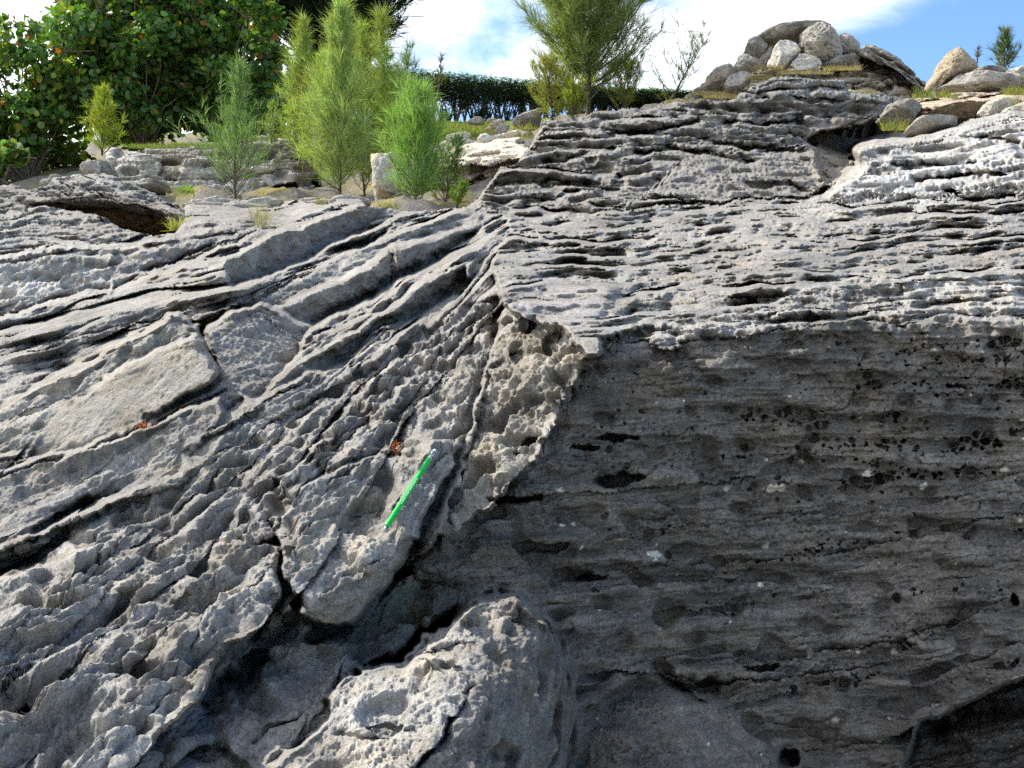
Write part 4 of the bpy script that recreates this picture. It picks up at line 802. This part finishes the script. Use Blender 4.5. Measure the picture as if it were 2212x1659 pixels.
pine('casuarina_tree', (1275,256,11.0), (1270,-110), 112, 170, (0.19,0.25,0.085), 'large open casuarina with dark trunk rising out of frame on the ridge', cat='tree', seed=11, nl=0.085, bare=0.12, open_=0.25, cone=0.5, rise=0.75, trunk_px=11, dens=2.9, col2=(0.24,0.25,0.08), nn=9, wmul=1.05)
pine('casuarina_shrub', (1195,268,10.6), (1180,140), 50, 50, (0.24,0.26,0.05), 'low olive shrub at the left foot of the large open casuarina', cat='shrub', seed=12, nl=0.16, bare=0.0, cone=0.6, col2=(0.27,0.22,0.06))
pine('casuarina_shrub', (1345,245,10.8), (1362,150), 46, 40, (0.18,0.23,0.05), 'low olive shrub at the right foot of the large open casuarina', cat='shrub', seed=13, nl=0.18, bare=0.0, cone=0.6)
pine('casuarina_shrub', (1240,262,10.4), (1238,200), 40, 40, (0.26,0.31,0.05), 'short yellow green shrub in front of the large casuarina trunk', cat='shrub', seed=23, nl=0.22, bare=0.0, cone=0.6)
pine('leaning_shrub', (1438,232,11.6), (1520,95), 62, 26, (0.06,0.10,0.03), 'sparse dark shrub with long twigs leaning right on the ridge', cat='shrub', seed=14, nl=0.14, bare=0.0, dens=0.7, cone=0.5, rise=1.3, open_=0.0)
pine('casuarina_shrub', (2170,170,12.0), (2172,72), 34, 40, (0.06,0.10,0.025), 'small dark shrub on the skyline at the right edge', cat='shrub', seed=16, nl=0.18, bare=0.1, dens=0.9)
pine('dead_stem', (2108,165,11.5), (2113,104), 12, 8, (0.10,0.07,0.05), 'thin dead stem behind the rounded rock', cat='plant', seed=17, nl=0.2, bare=0.4, dens=0.4)
pine('thin_stem', (942,230,20.0), (955,118), 14, 12, (0.09,0.1,0.05), 'bare thin stem standing in front of the hedge end', cat='plant', seed=18, nl=0.15, bare=0.3, dens=0.4)
pine('casuarina_tree', (700,330,19.0), (725,-260), 215, 230, (0.030,0.058,0.024), 'big dark casuarina tree behind the saplings, out of frame at the top', cat='tree', seed=19, nl=0.06, bare=0.22, open_=0.2, cone=0.30, trunk_px=24, dens=5.5, col2=(0.03,0.05,0.03), wmul=2.2, nn=10, wood=plain('dark_bark', (0.05, 0.035, 0.028)))

def seagrape(label, clumps, n_leaf, seed, base):
    rs = np.random.RandomState(seed); B = at(*base); root = empty('sea_grape_bush', B, label=label, cat='bush', group='sea grape bushes')
    P, N, Cl = [], [], []; paths = []
    area = sum(c[3] ** 2 for c in clumps)
    for (x, y, d, r) in clumps:
        c = at(x, y, d); R = r / FW * d; m = int(n_leaf * r * r / area); u = rs.normal(size=(m, 3)); u /= np.linalg.norm(u, axis=1, keepdims=True); rad = R * rs.uniform(0.25, 1.05, (m, 1)) ** 0.6
        P.append(c + u * rad * np.array([1.1, 1.0, 0.85])); N.append(u * 0.6 + rs.normal(size=(m, 3)) * 0.55 + np.array(SUN) * 0.25)
        t = np.linspace(0, 1, 6)[:, None]; p = B + (c - B) * t + np.array([0, 0, 0.25]) * np.sin(t * 3.1) * np.linalg.norm(c - B) * 0.3 + rs.normal(size=(6, 3)) * 0.03
        paths.append((p, np.linspace(0.020, 0.006, 6)))
        for k in range(5):
            e = c + rs.normal(size=3) * R * 0.6; paths.append((np.linspace(p[4], e, 4) + rs.normal(size=(4, 3)) * 0.015, np.linspace(0.01, 0.004, 4)))
    P = np.concatenate(P); N = np.concatenate(N); N /= np.linalg.norm(N, axis=1, keepdims=True); n = len(P)
    a = np.cross(N, rs.normal(size=(n, 3))); a /= np.linalg.norm(a, axis=1, keepdims=True); b = np.cross(N, a); R = rs.uniform(0.034, 0.066, n)
    an = np.linspace(0, 2 * np.pi, 9)[:-1]
    ring = P[:, None] + R[:, None, None] * (np.cos(an)[None, :, None] * a[:, None] * 1.05 + np.sin(an)[None, :, None] * b[:, None] * 0.95) + (0.18 * R)[:, None, None] * N[:, None] * (np.abs(np.cos(an)) ** 1.0)[None, :, None]
    V = ring.reshape(-1, 3); o = np.arange(n)[:, None] * 8; F = np.concatenate([o + [0, 1, 2, 3], o + [0, 3, 4, 7], o + [7, 4, 5, 6]])
    c = np.array([0.075, 0.165, 0.037]) * np.exp(rs.normal(0, 0.35, (n, 1))); q = rs.rand(n)
    hi = (P[:, 2:] - P[:, 2].min()) / np.ptp(P[:, 2])
    c = np.where(q[:, None] < 0.30, np.array([0.17, 0.25, 0.035]) * rs.uniform(0.7, 1.3, (n, 1)), c); c = np.where(q[:, None] < 0.045, np.array([0.34, 0.36, 0.04]), c)  # some leaves painted brighter yellow-green as sunlit ones, a few truly yellow
    c = np.where((q[:, None] > 0.972), np.array([0.30, 0.12, 0.035]) * rs.uniform(0.6, 1.3, (n, 1)), c)
    Vt, Ft = tube_np(paths, 5); mesh_np('branches', Vt, Ft, BARK_PALE, parent=root, smooth=True); mesh_np('crown', V, F, LEAF, np.repeat(c, 8, 0), parent=root); return root
def clump_fill(poly, d0, d1, n, r0, r1, seed):
    rs = random.Random(seed); out_ = []; xs_ = [p[0] for p in poly]; ys_ = [p[1] for p in poly]
    while len(out_) < n:
        x = rs.uniform(min(xs_), max(xs_)); y = rs.uniform(min(ys_), max(ys_))
        if poly_mask(np.array([[x]]), np.array([[y]]), poly)[0, 0]: out_.append((x, y, rs.uniform(d0, d1), rs.uniform(r0, r1)))
    return out_
seagrape('wide dark green bush with round leaves filling the left edge', clump_fill([(-320,60),(-60,70),(40,70),(110,50),(190,60),(215,160),(190,250),(170,330),(130,380),(-100,420),(-320,400)], 15.4, 17.8, 90, 34, 62, 1), 15000, 1, (60, 400, 16.6))
seagrape('tallest round leaved bush with yellow leaves at its top, left of centre', clump_fill([(150,-40),(300,-60),(420,-40),(430,60),(420,180),(400,270),(300,290),(240,290),(190,200),(160,90)], 15.8, 18.2, 80, 34, 60, 2), 14000, 2, (310, 330, 17))
seagrape('round leaved bush nearest the dark casuarina trunk, above the grassy ledge', clump_fill([(400,-40),(540,-30),(590,60),(585,150),(600,230),(620,270),(560,300),(430,290),(400,150)], 16.0, 18.4, 66, 32, 56, 3), 11500, 3, (500, 320, 17.2))
seagrape('low yellowish round leaved bush at the lower left corner of the bushes', clump_fill([(-150,330),(0,310),(60,330),(70,385),(0,400),(-150,420)], 12.2, 13.0, 12, 22, 36, 4), 1500, 4, (10, 405, 12.6))

# hedge on the skyline
rs = np.random.RandomState(77); dh = 33.0
HB = at(1000, 262, dh); hedge = empty('clipped_hedge', HB, label='long clipped flat topped dark hedge across the skyline behind the lawn', cat='hedge')
def htop(px): return np.interp(px, [600, 894, 1165, 1320, 1440, 1560], [130, 161, 187, 199, 205, 210])
def hbot(px): return np.interp(px, [600, 1100, 1250, 1560], [262, 262, 250, 236])
N_ = 110000; px = rs.uniform(620, 1560, N_); dd = dh + rs.uniform(-0.7, 0.7, N_); f_ = rs.rand(N_) ** 1.1; dens = pn(px / 16, f_ * 4, seed=5); keep = (f_ < 0.5) | (dens > (f_ - 0.5) * 0.75 - 0.05); keep &= f_ < 0.96; top_cut = 0.12
px, dd, f_ = px[keep], dd[keep], f_[keep]; y_ = htop(px) + f_ * (hbot(px) - htop(px)); P = np.stack([(px - CX) / FW * dd, dd, CAMZ + (CY - y_) / FW * dh], 1)
top_ = f_ < 0.05; P[top_, 2] += rs.uniform(-0.01, 0.05, top_.sum())
hd = rs.normal(size=P.shape) + np.array([0, 0, 0.3]); hd[f_ < top_cut, 2] = -np.abs(hd[f_ < top_cut, 2]) * 0.3
V, F = ribbons(P, hd, rs.uniform(0.06, 0.16, len(P)), 0.022, rs.normal(size=P.shape) * 0.2, rs)
c = np.array([0.018, 0.032, 0.012]) * np.exp(rs.normal(0, 0.3, (len(P), 1))); c[f_ < 0.07] = np.array([0.04, 0.13, 0.03])  # top fringe painted brighter green as a sunlit line
mesh_np('crown', V, F, NEEDLE, np.repeat(c, 6, 0), parent=hedge)
paths = []
for x in np.arange(640, 1540, 13.0):
    x += rs.uniform(-5, 5); b = at(x, hbot(x) + 2, dh + rs.uniform(-.3, .3)); hgt = (hbot(x) - htop(x)) / FW * dh
    for k in range(3):
        e = b + np.array([rs.uniform(-.35, .35), rs.uniform(-.2, .2), hgt * rs.uniform(.5, .8)]); m_ = (b + e) / 2 + rs.normal(size=3) * 0.05; paths.append(([b, m_, e], [0.035, 0.022, 0.01]))
Vt, Ft = tube_np(paths, 4); mesh_np('trunks', Vt, Ft, BARK, parent=hedge)

# ------------------------------------------------------------------ grasses
def grass_patch(name, pts, n, h, cols, seed, wmul=1.0, up=1.0, **kw):
    """pts: list of (px, py, d, spread_px, spread_d)"""
    rs = np.random.RandomState(seed); P, S = [], []
    for (x, y, d, sx, sd) in pts:
        m = n // len(pts); P.append(np.stack([x + rs.uniform(-sx, sx, m), y + rs.uniform(-1, 1, m) * (sx * 0.02), d + rs.uniform(-sd, sd, m)], 1))
    Q = np.concatenate(P); W3 = np.stack([(Q[:, 0] - CX) / FW * Q[:, 2], Q[:, 2], CAMZ + (CY - Q[:, 1]) / FW * np.array([Q[:, 2]])[0]], 1)
    V, F = ribbons(W3, rs.normal(size=W3.shape) * 0.45 + np.array([0, 0, up]), h * rs.uniform(.4, 1.2, len(W3)), 0.45 * Q[:, 2] / 1005 * wmul, rs.normal(size=W3.shape) * 0.2 + np.array([0, 0, -.1]), rs)
    c = np.array(cols)[rs.randint(0, len(cols), len(W3))] * np.exp(rs.normal(0, .2, (len(W3), 1)))
    return mesh_np(name, V, F, GRASS, np.repeat(c, 6, 0), **kw)
GOLD = [(0.40, 0.29, 0.10), (0.34, 0.27, 0.12), (0.24, 0.24, 0.06)]; GRN = [(0.14, 0.2, 0.04), (0.22, 0.23, 0.06), (0.10, 0.15, 0.03)]
grass_patch('dry_grass', [(1480,224,9.6,40,.2),(1560,212,9.7,40,.2),(1540,205,10.0,50,.2),(1650,172,9.8,40,.1),(1740,160,9.9,60,.2),(1820,152,10.0,40,.15),(1850,205,9.3,40,.1),(1660,150,10.2,30,.1)], 2600, 0.06, [(0.36,0.27,0.13),(0.30,0.24,0.13),(0.26,0.23,0.10)], 1, kind='stuff')
grass_patch('green_grass', [(2020,212,9.2,50,.2),(1940,282,7.4,34,.15),(2200,205,9.2,30,.2),(2180,235,8.6,30,.1)], 1300, 0.10, GRN + GOLD[:1], 2, kind='stuff')
grass_patch('ledge_grass', [(330,320,12.2,50,.4),(430,315,12.2,60,.4),(540,303,12.2,60,.4),(610,298,12.2,30,.4),(380,316,12.8,120,.4)], 3800, 0.05, GRN, 3, kind='stuff')
lp = []
for d in np.linspace(15.8, 31, 26):
    y = np.interp(d, [13, 17, 25, 33], [322, 299, 278, 263]); lp.append((1000, y + 1, d, 190, .35))
grass_patch('lawn_grass', lp, 15000, 0.10, [(0.17, 0.20, 0.04), (0.24, 0.24, 0.07), (0.13, 0.17, 0.03)], 4, wmul=1.4, kind='stuff')
grass_patch('grass_tuft', [(384,498,6.4,16,.06)], 260, 0.10, [(0.30,0.31,0.07),(0.38,0.33,0.12)], 5, label='yellowish grass tuft at the end of the brown hollow', cat='grass tuft')
grass_patch('leafy_plant', [(402,418,9.6,16,.1)], 220, 0.07, [(0.22,0.36,0.03),(0.15,0.28,0.03)], 6, wmul=2.5, label='small bright green plant below the grassy ledge', cat='plant')
grass_patch('dry_weeds', [(385,425,9.4,26,.15),(565,492,5.9,16,.05),(560,475,6.3,20,.1)], 200, 0.16, [(0.25,0.2,0.12),(0.3,0.28,0.15)], 7, kind='stuff')
grass_patch('rubble_weeds', [(840,452,7.4,20,.1),(700,445,8.2,20,.1),(600,440,8.6,30,.1),(1150,300,9.4,30,.2),(1130,280,10,30,.2)], 600, 0.08, GRN + GOLD, 8, kind='stuff')
# reddish dry sprigs caught in the rock
for i, (x, y, n, r, lb) in enumerate([(855, 975, 45, 0.016, 'rust red dry sprig above the green pencil'), (316, 925, 40, 0.018, 'orange red dry leaves on the lip of the left slab')]):
    rs = np.random.RandomState(i + 5); b = bed_at(x, y); b[1] -= 0.015; P = b + rs.normal(size=(n, 3)) * np.array([r * .45, r * .3, r * .25])
    V, F = ribbons(P, rs.normal(size=P.shape) + np.array([0, -.2, .6]), r * rs.uniform(.3, .9, n), 0.0022, rs.normal(size=P.shape) * .3, rs)
    mesh_np('dry_sprig', V, F, GRASS, np.repeat(np.array([0.34, 0.10, 0.05]) * rs.uniform(.6, 1.3, (n, 1)), 6, 0), label=lb, cat='dry plant')

# ------------------------------------------------------------------ the pencil
def rest_line(a, b, half):
    """nearest line (depth at a, depth at b) that clears the rock along the strip a-b"""
    P = BG[0].reshape(-1, 3); sx = CX + P[:, 0] / P[:, 1] * FW; sy = CY - (P[:, 2] - CAMZ) / P[:, 1] * FW
    ax, ay = a; dx, dy = b[0] - ax, b[1] - ay; l2 = dx * dx + dy * dy; t = ((sx - ax) * dx + (sy - ay) * dy) / l2
    m = (t > 0.0) & (t < 1.0) & (np.abs((sx - ax) * dy - (sy - ay) * dx) / math.sqrt(l2) < half); t, dep = t[m], P[m, 1]
    k, c = np.polyfit(t, dep, 1); k *= 0.8; return (dep - k * t).min(), k
ic, sl_ = rest_line((940, 972), (827, 1150), 6)
P0 = Vector(at(940, 972, ic - 0.003)); P1 = Vector(at(827, 1150, ic + sl_ - 0.003)); axis = (P0 - P1).normalized(); Lp = (P0 - P1).length; print('pencil length', Lp)
pen = empty('mechanical_pencil', P1, label='bright green mechanical pencil lying on the grey rock as a scale', cat='pencil')
def gloss(name, c, rough, trans=0.0, metal=0.0):
    m = plain(name, c, rough, metal, 20, 0.04, 0.6); p = [n for n in m.node_tree.nodes if n.type == 'BSDF_PRINCIPLED'][0]; p.inputs['Transmission Weight'].default_value = trans; return m
GREEN = gloss('green_plastic', (0.0, 0.50, 0.05), 0.22); CLEAR = gloss('clear_plastic', (0.62, 0.64, 0.63), 0.15, 0.35); STEEL = gloss('grey_metal', (0.42, 0.44, 0.46), 0.3, 0, 0.8); WHT = gloss('white_rubber', (0.8, 0.78, 0.76), 0.7)
qz = axis.to_track_quat('Z', 'Y')
def part(name, prof, mat, sides=24, flute=0.0, off=(0, 0)):
    r = Lp; an = np.linspace(0, 2 * np.pi, sides, endpoint=False); V = []
    for (t, w) in prof:
        for a in an:
            rr_ = w * (1 + flute * math.cos(6 * a)); V.append((rr_ * math.cos(a) + off[0], rr_ * math.sin(a) + off[1], t * r))
    V = [tuple(qz @ Vector(v) + P1) for v in V]; n = len(prof); F = []
    for i in range(n - 1):
        for j in range(sides): F.append((i * sides + j, i * sides + (j + 1) % sides, (i + 1) * sides + (j + 1) % sides, (i + 1) * sides + j))
    return mesh_np(name, V, F, mat, parent=pen, smooth=flute == 0)
R_ = 0.0041
part('body', [(0.065, 0.0), (0.065, R_ * .93), (0.075, R_), (0.28, R_), (0.29, R_ * 0.96), (0.30, R_), (0.86, R_), (0.87, R_ * .9), (0.87, 0)], GREEN, 48, 0.05)
part('tip', [(0.0, 0.0), (0.0, 0.0006), (0.02, 0.0009), (0.022, 0.0016), (0.07, R_ * .85), (0.07, 0)], STEEL)
part('grip', [(0.085, R_ * 1.0), (0.085, R_ * 1.06)] + [v for k in range(12) for v in ((0.09 + k * .015, R_ * 1.09), (0.0975 + k * .015, R_ * 1.0))] + [(0.272, R_)], GREEN)
part('clear_collar', [(0.865, 0), (0.865, R_ * .85), (0.91, R_ * .8), (0.91, 0)], CLEAR)
part('cap', [(0.905, 0), (0.905, R_ * .75), (0.93, R_ * 1.05), (0.965, R_ * 1.05), (0.97, R_ * .8), (0.97, 0)], STEEL)
part('eraser', [(0.968, 0), (0.968, R_ * .72), (0.992, R_ * .72), (1.0, R_ * .5), (1.0, 0)], WHT)
for k_ in range(14):  # white strips for print, also painting in the barrel's pale sheen
    t0 = 0.31 + k_ * 0.022; part('print_sheen_mark', [(t0, 0), (t0, 0.0006), (t0 + 0.012 + 0.006 * (k_ % 3), 0.0006), (t0 + 0.012 + 0.006 * (k_ % 3), 0)], WHT, 6, 0, (-R_ * 0.72, R_ * 0.68 ))
part('clip', [(0.70, 0), (0.70, 0.0007), (0.93, 0.0007), (0.93, 0)], GREEN, 8, 0, (0.0, R_ * 1.25))
